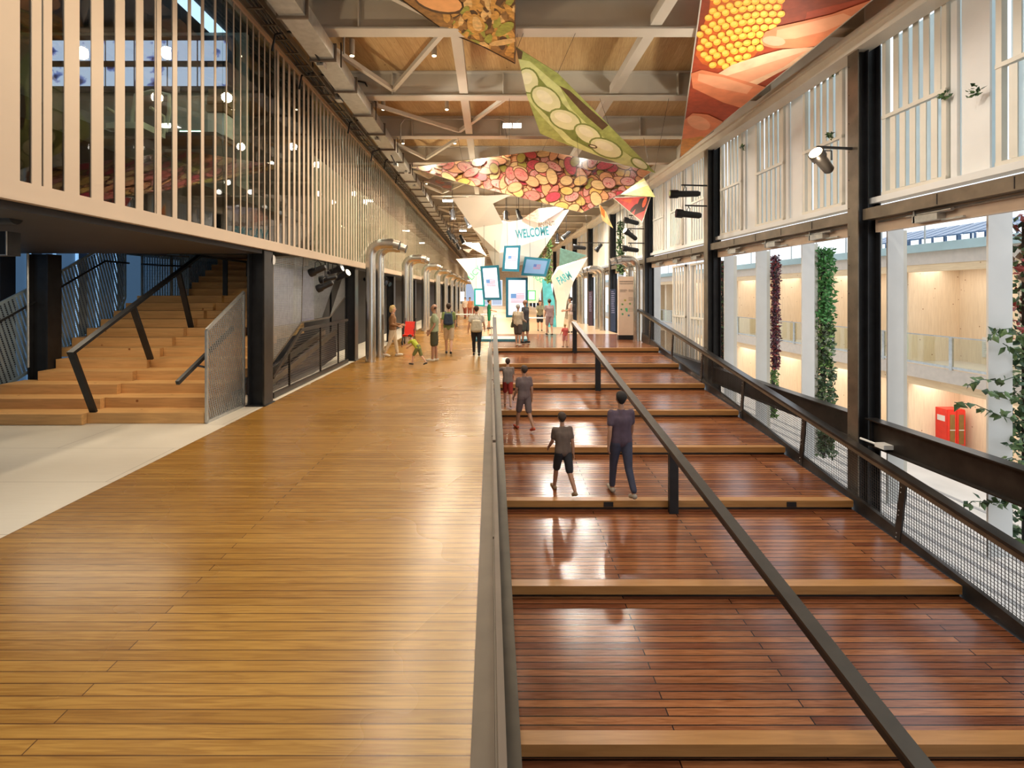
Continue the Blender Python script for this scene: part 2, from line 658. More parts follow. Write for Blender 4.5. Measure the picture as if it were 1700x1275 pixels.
# sloping beams outside the guard
sb = thing('stringer_beam', 'dark steel beam sloping down outside the mesh guardrail', 'beam', (6.6, 8, 0))
b = MB()
b.bar((6.46, 1.5, sz(1.5, -0.18)), (6.46, 14.5, sz(14.5, -0.55)), 0.16, 0.14)
b.build('upper_chord', M['dark'], sb)
b = MB(); b.bar((6.55, 1.5, sz(1.5, -0.5)), (6.55, 14.5, sz(14.5, -0.95)), 0.3, 0.2)
b.build('lower_chord', M['black'], sb)
b = MB(); b.tube([(6.38, 1.5, sz(1.5, 0.02)), (6.38, 13.0, sz(13.0, -0.35))], 0.03)
b.build('conduit', M['galv'], sb)

# ceiling
b = MB(); b.box(-8.6, 6.9, 1.2, 88, 7.2, 7.35)
struct(b.build('ceiling', M['ceilwood']))


def crossbeam(y, label, kk):
    r = thing('crossbeam', label, 'beam', (-1, y, 6.6))
    b = MB()
    b.box(-8.4, 6.6, y - 0.15, y + 0.15, 6.60, 6.63)
    b.box(-8.4, 6.6, y - 0.012, y + 0.012, 6.63, 7.17)
    b.box(-8.4, 6.6, y - 0.15, y + 0.15, 7.17, 7.195)
    b.build('i_section', M['beam'], r)
    for x in (-6.2, -3.9, -2.3, 0.3, 4.4):
        b = MB(); b.box(x - 0.01, x + 0.01, y - 0.13, y - 0.014, 6.635, 7.165); b.build('stiffener', M['beam'], r)
    for x in (-0.62, 2.88):
        b = MB()
        b.box(x - 0.10, x + 0.10, y + 0.16, y + 2.93, 6.66, 6.84)
        b.build('purlin', M['beam'], r)
    xm = -2.25 if kk % 2 == 0 else -0.9
    for xe in ((-0.85, -3.3) if kk % 2 == 0 else (-3.4, 0.4)):
        b = MB()
        b.bar((xe, y + 0.2, 6.72), (xm, y + 2.85, 6.72), 0.09, 0.09)
        b.build('brace', M['beam'], r)
    return r


c0 = crossbeam(9.15 - 6.16, 'cream steel crossbeam overhead at the very front', 0)
c1 = crossbeam(9.15 - 3.08, 'cream steel crossbeam at the top edge of the photo', 1)
index_kids()
for k in range(2, 26):
    nth = ORD[k - 2]
    copy_thing(c0 if k % 2 == 0 else c1, (0, 3.08 * (k - (k % 2)), 0),
               'cream steel crossbeam under the board ceiling, %s below the top edge of the photo' % nth)
for o in scn.objects:
    if o.name.startswith('crossbeam'):
        o['group'] = 'ceiling crossbeams'

b = MB(); b.box(6.62, 6.72, 1.2, 86, 6.47, 7.2)
struct(b.build('wall_right', M['cream']))
# galvanised duct along the ceiling
dt = thing('ventilation_duct', 'long square galvanised duct hung under the crossbeams above the gallery', 'duct', (-3, 40, 6.2))
b = MB(); b.box(-3.2, -2.8, 1.0, 80, 6.2, 6.44)
b.build('casing', M['galv'], dt)
for k in range(40):
    y = 6.4 + 1.45 * k - 2.9
    b = MB()
    b.box(-3.24, -2.76, y - 0.02, y + 0.02, 6.16, 6.48)
    b.build('flange', M['trimsteel'], dt)
    if k % 2 == 0:
        for xx in (-3.27, -2.75):
            b = MB(); b.box(xx, xx + 0.02, y + 0.2, y + 0.23, 6.15, 6.6); b.build('hanger', M['dark'], dt)
# cable tray beside it
ct = thing('cable_tray', 'cable tray with bundled leads between the duct and the gallery cap', 'cable tray', (-3.6, 40, 6.4))
b = MB()
b.box(-3.78, -3.76, 7, 75, 6.40, 6.50); b.box(-3.50, -3.48, 7, 75, 6.40, 6.50)
k = 7.0
while k < 75:
    b.box(-3.78, -3.48, k, k + 0.03, 6.40, 6.42); k += 0.5
b.build('tray', M['steel'], ct)
for i in range(3):
    b = MB()
    pts = [(-3.7 + 0.08 * i + 0.03 * math.sin(j * 1.3 + i), 7 + j * 1.0, 6.45 + 0.012 * math.sin(j * 2.1 + i)) for j in range(66)]
    b.tube(pts, 0.018, 6)
    b.build('cable', M['black'], ct)
for i, (px, py, d) in enumerate([(486, 75, 8.8), (525, 140, 10.6), (592, 150, 12.0), (600, 215, 13.4), (635, 262, 15.5), (655, 275, 17.2), (672, 300, 19.5)]):
    lp = thing('cable_loop', '%s drooping black cable loop beside the galvanised duct, counting from the camera' % ORD[i], 'cable', P(px, py, d), 'cable loops along the duct')
    c = P(px, py, d)
    b = MB()
    b.tube([c + Vector((-0.35, 0, -0.1)), c + Vector((-0.30, 0, 0.18)), c + Vector((-0.1, 0.1, 0.28)), c + Vector((0.15, 0.2, 0.26)), c + Vector((0.28, 0.3, 0.0)), c + Vector((0.3, 0.6, -0.05))], 0.02, 8)
    b.build('lead', M['black'], lp)
    b = MB(); b.bar(c + Vector((0.28, 0.55, -0.05)), c + Vector((0.28, 0.75, -0.05)), 0.12, 0.1)
    b.build('junction_box', M['galv'], lp)
for i, (x0, x1, y, zd) in enumerate([(-2.7, -1.0, 9.55, 7.05), (-2.6, 0.3, 15.0, 7.05)]):
    b = MB()
    b.tube([(x0, y, 6.4), (x0, y, 6.9), (x0 + 0.12, y, zd), (x1, y, zd), (x1 + 0.15, y, zd - 0.1), (x1 + 0.4, y, zd - 0.12), (x1 + 0.55, y, zd)], 0.022, 8)
    tag(b.build('conduit', M['galv']), ['grey conduit bent along the ceiling behind the two nearest downlights', 'grey conduit bent along the ceiling beside the flood light'][i], 'conduit')

# left perimeter
b = MB()
b.box(-9.8, -9.6, -3, 16.0, -0.1, 7.2)
struct(b.build('wall_left', M['bluewall']))
b = MB()
for y in [3.3 + 0.62 * i for i in range(17)]:
    b.box(-9.6, -9.56, y, y + 0.05, 0, 7.1)
struct(b.build('trim_2', M['bluestrip']))
b = MB()
for y in [3.0 + 1.24 * i for i in range(9)]:
    b.box(-9.6, -9.57, y + 0.35, y + 0.62, 0, 7.1)
struct(b.build('trim_3', mat('dark_slate_cladding', (0.05, 0.06, 0.08), 0.5, var=0.2)))
b = MB()
b.box(-9.6, -4.9, 16.0, 16.1, -0.1, 7.2)
b.box(-4.98, -4.93, 10.6, 15.9, 0.0, 2.7)
struct(b.build('wall_stairwell', M['darkwall']))
b = MB(); b.box(-5.4, -5.2, 15.9, 86, 0, 2.7)  # black wall closing the far bays, shade of the recess set in its colour
struct(b.build('wall_recess_shade', M['darkwall']))
b = MB(); b.box(-12, 7, -3.3, -3.1, -4, 7.4)
struct(b.build('wall_rear', mat('warm_grey_wall', (0.45, 0.40, 0.33), 0.7)))
# back wall with window openings
b = MB()
b.box(-8.5, -4.4, 86, 86.2, 0, 7.2); b.box(-4.4, 6.9, 86, 86.2, 4.2, 7.2); b.box(2.0, 6.9, 86, 86.2, 0, 4.2); b.box(-0.2, 0.2, 86, 86.2, 0, 4.2)
struct(b.build('wall_back', mat('warm_far_wall', (0.62, 0.52, 0.38), 0.6)))
b = MB(); b.box(-4.3, -0.3, 86.05, 86.1, 0.1, 4.1); b.box(0.3, 1.9, 86.05, 86.1, 0.1, 4.1)
struct(b.build('window_1', mat('blue_far_glazing', (0.25, 0.33, 0.45), 0.3, emit=(0.35, 0.45, 0.65), es=0.7)))
# ------------------------------------------------------------------ left glazed gallery
GX = -4.0
gg = thing('glazed_gallery', 'long raised gallery wrapped in striped glass above the deck on the left', 'gallery', (-4, 10, 2.77))
b = MB(); b.box(GX, GX + 0.05, 2.2, 80, 2.77, 2.945)
b.box(GX + 0.05, GX + 0.08, 2.2, 80, 2.77, 2.80)
b.build('sill_band', M['frit'], gg)
b = MB(); b.box(GX - 0.06, GX + 0.06, 2.2, 80, 6.51, 6.595)
b.build('cap_rail', M['cap'], gg)
b = MB(); b.box(-8.45, GX - 0.01, 2.2, 9.1, 2.70, 2.90); b.box(-8.45, GX - 0.01, 15.4, 80, 2.70, 2.90)
b.build('floor_slab', M['darkwall'], gg)
b = MB(); b.box(-8.4, GX - 0.12, 2.3, 12, 3.55, 3.75)
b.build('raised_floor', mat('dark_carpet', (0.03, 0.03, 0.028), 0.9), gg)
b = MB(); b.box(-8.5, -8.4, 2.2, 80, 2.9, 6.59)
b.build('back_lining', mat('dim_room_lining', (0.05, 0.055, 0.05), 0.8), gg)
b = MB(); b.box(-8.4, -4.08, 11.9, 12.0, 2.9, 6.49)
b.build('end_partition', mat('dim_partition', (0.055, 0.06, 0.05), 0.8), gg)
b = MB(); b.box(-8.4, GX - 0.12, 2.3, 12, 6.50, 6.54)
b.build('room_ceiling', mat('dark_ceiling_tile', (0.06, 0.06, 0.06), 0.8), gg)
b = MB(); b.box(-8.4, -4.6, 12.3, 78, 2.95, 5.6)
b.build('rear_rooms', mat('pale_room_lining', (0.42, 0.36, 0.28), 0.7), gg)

# stripes: (start, width)
stripes = []
y = 3.15
while y < 7.3:
    f = (y - 4.2) / 3.0
    w = 0.20 - 0.145 * max(0, min(1, f))
    if y < 4.3: w = 0.235
    stripes.append((y + 0.225 - 0.0, w))
    y += 0.3125
wh = [(3.30, 0.5), (4.0, 0.366), (4.48, 0.207), (4.825, 0.175), (5.15, 0.16), (5.48, 0.14), (5.80, 0.12), (6.13, 0.115), (6.47, 0.09), (6.80, 0.066), (7.107, 0.07), (7.446, 0.05)]
stripes = wh[:]
y = 7.78
while y < 9.6:
    stripes.append((y, 0.022)); y += 0.22
y = 9.64
while y < 15.5:
    stripes.append((y, 0.085 + 0.03 * min(1, (y - 9.6) / 3))); y += 0.268
while y < 24:
    stripes.append((y, 0.07)); y += 0.30
while y < 78:
    stripes.append((y, 0.035)); y += 0.42
j = 4.587 - 1.5625
joints = []
while j < 80:
    joints.append(j); j += 1.5625 if j < 24 else 3.125
for a, c in zip(joints[:-1], joints[1:]):
    b = MB(); b.box(GX + 0.006, GX + 0.024, a + 0.008, c - 0.008, 2.95, 6.51)
    p = b.build('glass_pane', M['gglass'], gg)
    b = MB()
    for s, w in stripes:
        s0, s1 = max(s, a + 0.01), min(s + w, c - 0.01)
        if s1 - s0 > 0.004:
            b.box(GX + 0.026, GX + 0.036, s0, s1, 2.946, 6.51)
    if b.v:
        b.build('stripe_pattern', M['frit'], p)

# control room contents
mw = thing('monitor_wall', 'bank of twelve glowing blue surveillance screens in the gallery control room', 'screens', P(232, 148, 8.6))
b = MB()
x0, x1 = P(78, 0, 8.6).x, P(386, 0, 8.6).x
zt, zb_ = P(0, 58, 8.6).z, P(0, 150, 8.6).z
b.box(x0, x1, 8.62, 8.70, zb_, zt)
b.build('housing', mat('black_screen_housing', (0.012, 0.014, 0.02), 0.35), mw)


def cctv(name, seed):
    m, nt, bs = base_mat(name)
    N = nt.nodes.new; L = nt.links.new
    tc = N('ShaderNodeTexCoord')
    mp = N('ShaderNodeMapping'); mp.inputs['Location'].default_value = (seed * 3.1, 0, seed * 1.7)
    mp.inputs['Rotation'].default_value = (0, 0.5 + seed, 0)
    wv = N('ShaderNodeTexVoronoi'); wv.inputs['Scale'].default_value = 3.5
    wv.distance = 'MANHATTAN'
    nz = N('ShaderNodeTexNoise'); nz.inputs['Scale'].default_value = 5; nz.inputs['Distortion'].default_value = 2
    ad = N('ShaderNodeMath'); ad.operation = 'ADD'
    rp = N('ShaderNodeValToRGB')
    rp.color_ramp.elements[0].position = 0.62; rp.color_ramp.elements[0].color = (0.02, 0.03, 0.12, 1)
    rp.color_ramp.elements[1].position = 1.0; rp.color_ramp.elements[1].color = (0.62, 0.70, 1.0, 1)
    e = rp.color_ramp.elements.new(0.86); e.color = (0.20, 0.26, 0.66, 1)
    L(tc.outputs['Object'], mp.inputs['Vector']); L(mp.outputs['Vector'], wv.inputs['Vector']); L(mp.outputs['Vector'], nz.inputs['Vector'])
    L(wv.outputs['Distance'], ad.inputs[0]); L(nz.outputs['Fac'], ad.inputs[1]); L(ad.outputs[0], rp.inputs['Fac'])
    L(rp.outputs['Color'], bs.inputs['Emission Color'])
    bs.inputs['Emission Strength'].default_value = 0.75
    bs.inputs['Base Color'].default_value = (0.02, 0.02, 0.03, 1)
    return m


cm = [cctv('camera_feed_%s' % s, i + 1) for i, s in enumerate(('hall', 'ramp', 'stairs'))]
xsr = [82, 126, 174, 222, 277, 327, 378]
for r_, (ya, yb) in enumerate(((67, 100), (111, 142))):
    for c in range(6):
        b = MB()
        b.box(P(xsr[c] + 1.5, 0, 8.6).x, P(xsr[c + 1] - 1.5, 0, 8.6).x, 8.605, 8.62, P(0, yb, 8.6).z, P(0, ya, 8.6).z)
        b.build('screen', cm[(c + r_ * 2) % 3], mw)
b = MB()
b.box(-8.0, -4.12, 8.74, 8.84, 3.75, 6.40)
pw = tag(b.build('partition_screen_wall', mat('pale_partition', (0.36, 0.37, 0.32), 0.7)), 'pale partition behind the surveillance screens in the control room', 'partition')
dk = thing('desk', 'dark control room desk below the surveillance screens', 'desk', (-6.2, 8.3, 3.75))
b = MB(); b.box(-8.0, -4.2, 7.95, 8.7, 4.42, 4.48)
b.build('desktop', mat('dark_desktop', (0.035, 0.03, 0.025), 0.4), dk)
for x in (-7.9, -6.1, -4.3):
    b = MB(); b.box(x, x + 0.06, 8.0, 8.65, 3.75, 4.42)
    b.build('leg', M['black'], dk)
lm = thing('desk_lamp', 'small bright greenish strip lamp lying on the control room desk', 'lamp', P(318, 222, 8.15))
b = MB(); c = P(318, 217, 8.15)
b.box(c.x - 0.17, c.x + 0.17, c.y - 0.03, c.y + 0.03, 4.50, 4.55)
b.build('tube', emis('strip_lamp_glow', (0.6, 1.0, 0.9), 5), lm)
b = MB(); b.box(c.x - 0.2, c.x + 0.2, c.y - 0.05, c.y + 0.05, 4.48, 4.50); b.build('base', M['black'], lm)
for i, px in enumerate((297, 318, 355, 372, 384)):
    r = thing('two_way_radio', 'black radio handset with stub aerial on the control desk, %s from left' % ORD[i], 'radio', P(px, 215, 8.45), 'radio handsets on the desk')
    c = P(px, 0, 8.45)
    b = MB(); b.box(c.x - 0.035, c.x + 0.035, 8.42, 8.48, 4.48, 4.60); b.build('body', M['black'], r)
    b = MB(); b.tube([(c.x - 0.02, 8.45, 4.59), (c.x - 0.05, 8.45, 4.76)], 0.008, 6); b.build('aerial', M['black'], r)
for i, (px, py) in enumerate(((408, 165), (410, 180), (404, 194))):
    c = P(px, py, 8.66 + 0.15 * 0)
    pass
tag(MB().box(-4.42, -4.16, 8.1, 8.4, 4.48, 4.82).build('storage_box', M['white']), 'white box at the right end of the control desk', 'box')
for i in range(3):
    b = MB(); z = 4.84 + 0.12 * i
    b.box(-4.44 + 0.02 * i, -4.15 + 0.01 * i, 8.08, 8.42, z, z + 0.11)
    tag(b.build('cardboard_box', mat('cardboard_%s' % ORD[i], (0.23, 0.15, 0.08), 0.7)), 'flat brown carton on the white box, %s of three from bottom' % ORD[i], 'box', 'stacked cartons')


def office_chair(px, py, d, label, s=1.0):
    c = P(px, py, d); c.z = 3.75
    r = thing('office_chair', label, 'chair', c)
    cm_ = mat('pale_chair_shell', (0.58, 0.58, 0.47), 0.5)
    b = MB(); b.box(c.x - 0.25, c.x + 0.25, c.y - 0.25, c.y + 0.22, 4.20, 4.27); b.box(c.x - 0.22, c.x + 0.22, c.y - 0.2, c.y + 0.2, 4.27, 4.30)
    b.build('seat', cm_, r)
    b = MB()
    x0, x1, yb = c.x - 0.24, c.x + 0.24, c.y + 0.24
    b.tube([(x0, yb, 4.30), (x0 - 0.02, yb + 0.05, 4.6), (x0, yb + 0.08, 4.86), (c.x, yb + 0.09, 4.92), (x1, yb + 0.08, 4.86), (x1 + 0.02, yb + 0.05, 4.6), (x1, yb, 4.30)], 0.028, 8)
    bk = b.build('back_frame', cm_, r)
    b = MB(); b.prism([(x0, yb + 0.02, 4.36), (x1, yb + 0.02, 4.36), (x1, yb + 0.08, 4.86), (x0, yb + 0.08, 4.86)], (0, 0.01, 0)); b.build('back_mesh', mat('chair_mesh', (0.12, 0.12, 0.11), 0.8), bk)
    for s_ in (-1, 1):
        b = MB(); b.tube([(c.x + s_ * 0.27, c.y + 0.15, 4.25), (c.x + s_ * 0.30, c.y + 0.1, 4.48), (c.x + s_ * 0.30, c.y - 0.18, 4.50)], 0.022, 8)
        b.build('armrest', cm_, r)
    b = MB(); b.tube([(c.x, c.y, 3.83), (c.x, c.y, 4.2)], 0.03, 8); b.build('gas_stem', M['galv'], r)
    b = MB()
    for k in range(5):
        a = k * 1.2566
        b.bar((c.x, c.y, 3.84), (c.x + 0.28 * math.cos(a), c.y + 0.28 * math.sin(a), 3.80), 0.04, 0.03)
    b.build('star_base', M['black'], r)


office_chair(228, 0, 7.15, 'pale office chair with looped back frame behind the striped glass')
cl = thing('ceiling_panel_light', 'cool white strip light panel on the control room ceiling', 'lamp', (-4.65, 8.1, 6.62))
b = MB(); b.box(-4.8, -4.55, 6.6, 9.6, 6.46, 6.495); b.build('diffuser', emis('cool_panel_glow', (0.55, 0.72, 1.0), 1.6), cl)

# frames: left columns
def hcol(x0, x1, y0, y1, z0, z1, label, m_face, m_side, name='steel_column', grp='left columns'):
    r = thing(name, label, 'column', ((x0 + x1) / 2, (y0 + y1) / 2, z0), grp)
    t = 0.03
    b = MB()
    b.box(x0, x0 + t, y0, y1, z0, z1)
    b.box(x1 - t, x1, y0, y1, z0, z1, 1)
    b.box(x0 + t, x1 - t, (y0 + y1) / 2 - 0.01 - 0.06, (y0 + y1) / 2 + 0.01 - 0.06, z0, z1)
    b.build('h_section', [m_side, m_face], r)
    b = MB(); b.box(x0 - 0.03, x1 + 0.03, y0 - 0.03, y1 + 0.03, z0, z0 + 0.02); b.build('base_plate', M['black'], r)
    return r


for n in range(0, 12):
    y = 9.17 + 6.15 * n
    hcol(-4.3, -4.0, y, y + 0.36, 0.0, 2.70 if n else 2.76, ('black steel column under the gallery beside the wooden stair' if n == 0 else 'black steel column under the gallery behind the %s pair of silver duct pipes' % ORD[n - 1]), M['dark'], M['black'])
hcol(-8.22, -7.86, 9.2, 9.5, 0, 2.7, 'black steel column at the left edge of the wooden stair', M['black'], M['black'])
b = MB(); b.box(-9.55, -8.75, 9.25, 9.55, 0, 6.5)
tag(b.build('steel_pillar', M['darkwall']), 'broad black pillar against the blue cladding beside the stair', 'column')
tb = MB(); tb.box(-8.5, -4.3, 9.15, 9.35, 2.84, 2.95)
tag(tb.build('transverse_beam', M['black']), 'black beam crossing the stair opening beneath the gallery', 'beam')
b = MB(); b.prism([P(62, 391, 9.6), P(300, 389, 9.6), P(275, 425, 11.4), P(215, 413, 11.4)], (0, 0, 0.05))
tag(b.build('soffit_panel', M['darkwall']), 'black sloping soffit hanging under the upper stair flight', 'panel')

# ------------------------------------------------------------------ wooden stair on the left
ws = thing('wooden_staircase', 'wide light pine block staircase rising under the gallery', 'stairs', (-6.2, 8, 0))
D0, RI, RU = 7.96, 0.162, 0.372
for k in range(12):
    z1 = RI * (k + 1)
    for side in (0, 1):
        y0 = D0 + RU * k - (0.10 if side == 0 else 0)
        x0, x1 = (-8.15, -6.2) if side == 0 else (-6.195, -4.40 if k < 7 else -5.0)
        if side == 0 and k in (3, 4): x0 = -7.84
        b = MB()
        b.box(x0, x1, y0, y0 + RU + (0.10 if k < 11 else 0.9), max(z1 - RI + 0.001, 0.0), z1)
        b.build('step', M['pine'], ws)
b = MB(); b.box(-8.15, -5.0, D0 + 12 * RU + 0.55, 15.4, 1.80, 1.90)
b.build('landing', M['pine'], ws)
for k in range(9):
    y0 = 12.9 + 0.30 * k - 0.5
    z1 = 1.944 + 0.162 * (k + 1)
    xl = -7.32
    b = MB(); b.box(xl, -5.0, y0, y0 + 0.32, z1 - RI, z1)
    b.build('step', M['pine'], ws)


def mesh_panel(root, poly, X0, slant, name='mesh_infill', pitch=0.085, th=0.045, m=None):
    # poly is a list of (y, z) on plane x = X0; slanted slats clipped to the polygon, with cross bars
    b = MB()
    ys = [p[0] for p in poly]; zs = [p[1] for p in poly]

    def clip(p, q):
        # clip a line against the convex polygon
        t0, t1 = 0.0, 1.0
        n = len(poly)
        area_ = sum(poly[i][0] * poly[(i + 1) % n][1] - poly[(i + 1) % n][0] * poly[i][1] for i in range(n))
        sgn = 1 if area_ > 0 else -1
        dx, dz = q[0] - p[0], q[1] - p[1]
        for i in range(n):
            a, c = poly[i], poly[(i + 1) % n]
            nx, nz = -(c[1] - a[1]) * sgn, (c[0] - a[0]) * sgn
            num = (p[0] - a[0]) * nx + (p[1] - a[1]) * nz
            den = dx * nx + dz * nz
            if abs(den) < 1e-9:
                if num < 0: return None
                continue
            t = -num / den
            if den > 0: t0 = max(t0, t)
            else: t1 = min(t1, t)
        if t1 - t0 < 1e-4: return None
        return (p[0] + dx * t0, p[1] + dz * t0), (p[0] + dx * t1, p[1] + dz * t1)

    h = max(zs) - min(zs)
    y = min(ys) - abs(slant) * h
    while y < max(ys) + abs(slant) * h:
        r = clip((y, min(zs) - 0.01), (y + slant * (h + 0.02), max(zs) + 0.01))
        if r:
            b.bar((X0, r[0][0], r[0][1]), (X0, r[1][0], r[1][1]), 0.006, th, up=(1, 0, 0)) if False else b.bar((X0, r[0][0], r[0][1]), (X0, r[1][0], r[1][1]), th, 0.006, up=(1, 0, 0))
        y += pitch
    z = min(zs)
    while z < max(zs):
        r = clip((min(ys) - 1, z), (max(ys) + 1, z))
        if r:
            b.bar((X0, r[0][0], r[0][1]), (X0, r[1][0], r[1][1]), 0.008, 0.010, up=(0, 0, 1))
        z += 0.035
    if b.v:
        return b.build(name, m or M['mesh'], root)


def guard(label, x, poly, m, slant=-0.35, th=0.045, pitch=0.085, frame=None):
    r = thing('mesh_guard', label, 'guard', (x, sum(p[0] for p in poly) / len(poly), min(p[1] for p in poly)))
    mesh_panel(r, poly, x, slant, m=m, th=th, pitch=pitch)
    b = MB()
    n = len(poly)
    for i in range(n):
        a, c = poly[i], poly[(i + 1) % n]
        b.bar((x, a[0], a[1]), (x, c[0], c[1]), 0.05, 0.02, up=(1, 0, 0)) if False else b.bar((x, a[0], a[1]), (x, c[0], c[1]), 0.03, 0.05)
    b.build('frame', frame or m, r)
    return r


bm = mat('blue_lit_mesh_steel', (0.28, 0.36, 0.42), 0.35, 0.5, var=0.1)
gl = guard('perforated steel guard along the left side of the wooden stair', -8.25, [(7.5, 0.05), (8.5, 0.3), (11.5, 1.5), (11.7, 1.9), (11.7, 2.95), (10.97, 2.95), (9.55, 2.22), (7.5, 1.25)], bm)
b = MB(); b.tube([(-8.16, 7.6, 1.05), (-8.16, 9.55, 1.97), (-8.16, 10.97, 2.68), (-8.16, 11.7, 2.68)], 0.02, 8); b.build('handrail', M['black'], gl)
# cross panel behind the landing
r = thing('mesh_guard', 'perforated blue-lit steel guard across the back of the stair landing', 'guard', (-7.6, 11.85, 1.9))
b = MB()
x = -8.2
while x < -7.1:
    b.bar((x, 12.2, 1.95), (x, 12.2, 2.9), 0.03, 0.006, up=(0, 1, 0)); x += 0.06
z = 1.97
while z < 2.9:
    b.bar((-8.2, 12.2, z), (-7.1, 12.2, z), 0.006, 0.012, up=(0, 0, 1)); z += 0.035
b.build('mesh_infill', bm, r)
b = MB(); b.bar((-8.2, 12.2, 2.92), (-7.1, 12.2, 2.86), 0.04, 0.04); b.bar((-8.2, 12.2, 1.93), (-7.1, 12.2, 1.93), 0.04, 0.04)
for x in (-8.2, -7.5): b.bar((x, 12.2, 1.93), (x, 12.2, 2.9), 0.04, 0.04, up=(0, 1, 0))
b.build('frame', M['steel'], r)
b = MB(); b.tube([(-8.15, 12.1, 2.68), (-7.0, 12.1, 2.62)], 0.02, 8); b.build('handrail', M['black'], r)
guard('perforated steel guard climbing beside the upper stair flight', -7.36, [(12.3, 1.95), (14.1, 2.75), (14.1, 3.9), (12.3, 2.9)], bm)

hr = thing('stair_handrail', 'black steel handrail standing in the middle of the wooden stair', 'handrail', (-6.2, 8, 0.16))
X = -6.14
b = MB()
b.bar((X, 7.57, 1.12), (X, 10.93, 2.79), 0.10, 0.045); b.bar((X, 10.91, 2.79), (X, 13.3, 2.79), 0.10, 0.045)
b.build('rail', M['black'], hr)
for (ya, za, yb, zb2) in ((7.60, 1.12, 8.02, 0.164), (8.9, 1.76, 9.36, 0.812), (10.2, 2.40, 10.63, 1.3), (12.0, 2.77, 12.0, 1.95), (13.15, 2.77, 13.15, 2.05)):
    b = MB(); b.bar((X, ya, za), (X, yb, zb2), 0.10, 0.045, up=(0, 1, 0.4)); b.build('post', M['black'], hr)

pg = guard('expanded metal guard panel at the right foot of the wooden stair', -4.36, [(7.96, 0.02), (9.16, 0.02), (9.16, 2.02), (7.96, 1.435)], M['mesh'], slant=-0.35, th=0.03, pitch=0.06, frame=M['galv'])
b = MB(); b.bar((-4.47, 7.4, 0.72), (-4.47, 9.0, 1.4), 0.05, 0.06); b.bar((-4.47, 7.9, 0.9), (-4.36, 8.0, 0.85), 0.03, 0.03)
b.build('handrail', M['black'], pg)

# second bay: escalator screen
es = thing('mesh_screen', 'folded wire mesh screen hanging over the sunken escalator', 'screen', (-4.4, 12, 0))
pts = [PX(x, y, -4.3) for x, y in ((453, 428), (503, 425), (575, 441), (575, 490), (547, 527), (500, 535), (453, 600))]
for (ids, xs_) in (((0, 1, 5, 6), -4.3), ((1, 2, 4, 5), -4.5), ((2, 3, 4), -4.3)):
    poly = [(pts[i].y, pts[i].z) for i in ids]
    mesh_panel(es, poly, xs_, 0.0001, name='mesh_leaf', pitch=0.045, th=0.014, m=M['galv'])
b = MB()
for i in range(len(pts)):
    b.bar(pts[i], pts[(i + 1) % len(pts)], 0.02, 0.04)
b.bar(pts[1] + Vector((0, 0, 0)), pts[5], 0.02, 0.02)
b.build('frame', M['steel'], es)
eg = thing('barrier_railing', 'black steel railing with mesh infill closing the escalator bay at floor level', 'railing', (-4.15, 12, 0))
q = [PX(x, y, -4.12) for x, y in ((453, 627), (500, 548), (577, 531), (577, 590), (453, 640))]
b = MB()
b.bar(q[0], q[1], 0.04, 0.07); b.bar(q[1], q[2], 0.04, 0.07); b.bar((-4.12, q[4].y, 0.06), (-4.12, q[2].y, 0.06), 0.05, 0.1)
b.build('frame', M['dark'], eg)
for t in (0.35, 0.75):
    p = q[1].lerp(q[2], t); b = MB(); b.bar((p.x, p.y, 0.05), p, 0.04, 0.03, up=(0, 1, 0)); b.build('post', M['dark'], eg)
p = q[0].lerp(q[1], 0.55); b = MB(); b.bar((p.x, p.y, 0.05), p, 0.04, 0.03, up=(0, 1, 0)); b.build('post', M['dark'], eg)
b = MB()
z = 0.12
while z < 1.6:
    ya = q[0].y + max(0, (z - q[0].z) / (q[1].z - q[0].z)) * (q[1].y - q[0].y)
    if z < q[1].z: b.bar((-4.12, max(ya, q[4].y), z), (-4.12, q[2].y, z), 0.005, 0.005)
    z += 0.05
b.build('mesh_infill', M['steel'], eg)
ec = thing('escalator', 'dark escalator balustrades descending behind the mesh screen', 'escalator', (-6, 12, 0))
for i, x in enumerate((-4.45, -4.78)):
    b = MB(); b.bar((x, 10.2, 0.15), (x, 14.9, 0.9), 0.08, 0.12); b.build('handrail', M['steel'], ec)
    b = MB(); b.bar((x, 10.2, 0.31 - 0.3), (x, 14.9, 0.5), 0.03, 0.6); b.build('skirt', mat('tinted_skirt_%s' % ORD[i], (0.06, 0.05, 0.05), 0.25), ec)
ps = MB(); ps.box(-4.92, -4.90, 10.5, 14.4, 1.25, 2.60)
tag(ps.build('projection_screen', mat('lavender_screen', (0.32, 0.31, 0.42), 0.6, emit=(0.3, 0.29, 0.42), es=0.25)), 'pale lavender screen glimpsed behind the folded mesh', 'screen')
ps = MB(); ps.box(-4.92, -4.89, 10.5, 13.6, 0.95, 1.24)
tag(ps.build('slatted_panel', mat('ochre_slats', (0.42, 0.27, 0.1), 0.6, var=0.5, scale=3, stretch=(0.2, 1, 12))), 'ochre striped panel low behind the folded mesh', 'panel')
cv = tag(MB().tube([(-4.15, 9.56, 2.62), (-4.0, 9.56, 2.62)], 0.09, 16).build('security_camera', M['ply']), 'round white sensor on top of the column beside the escalator bay', 'sensor')
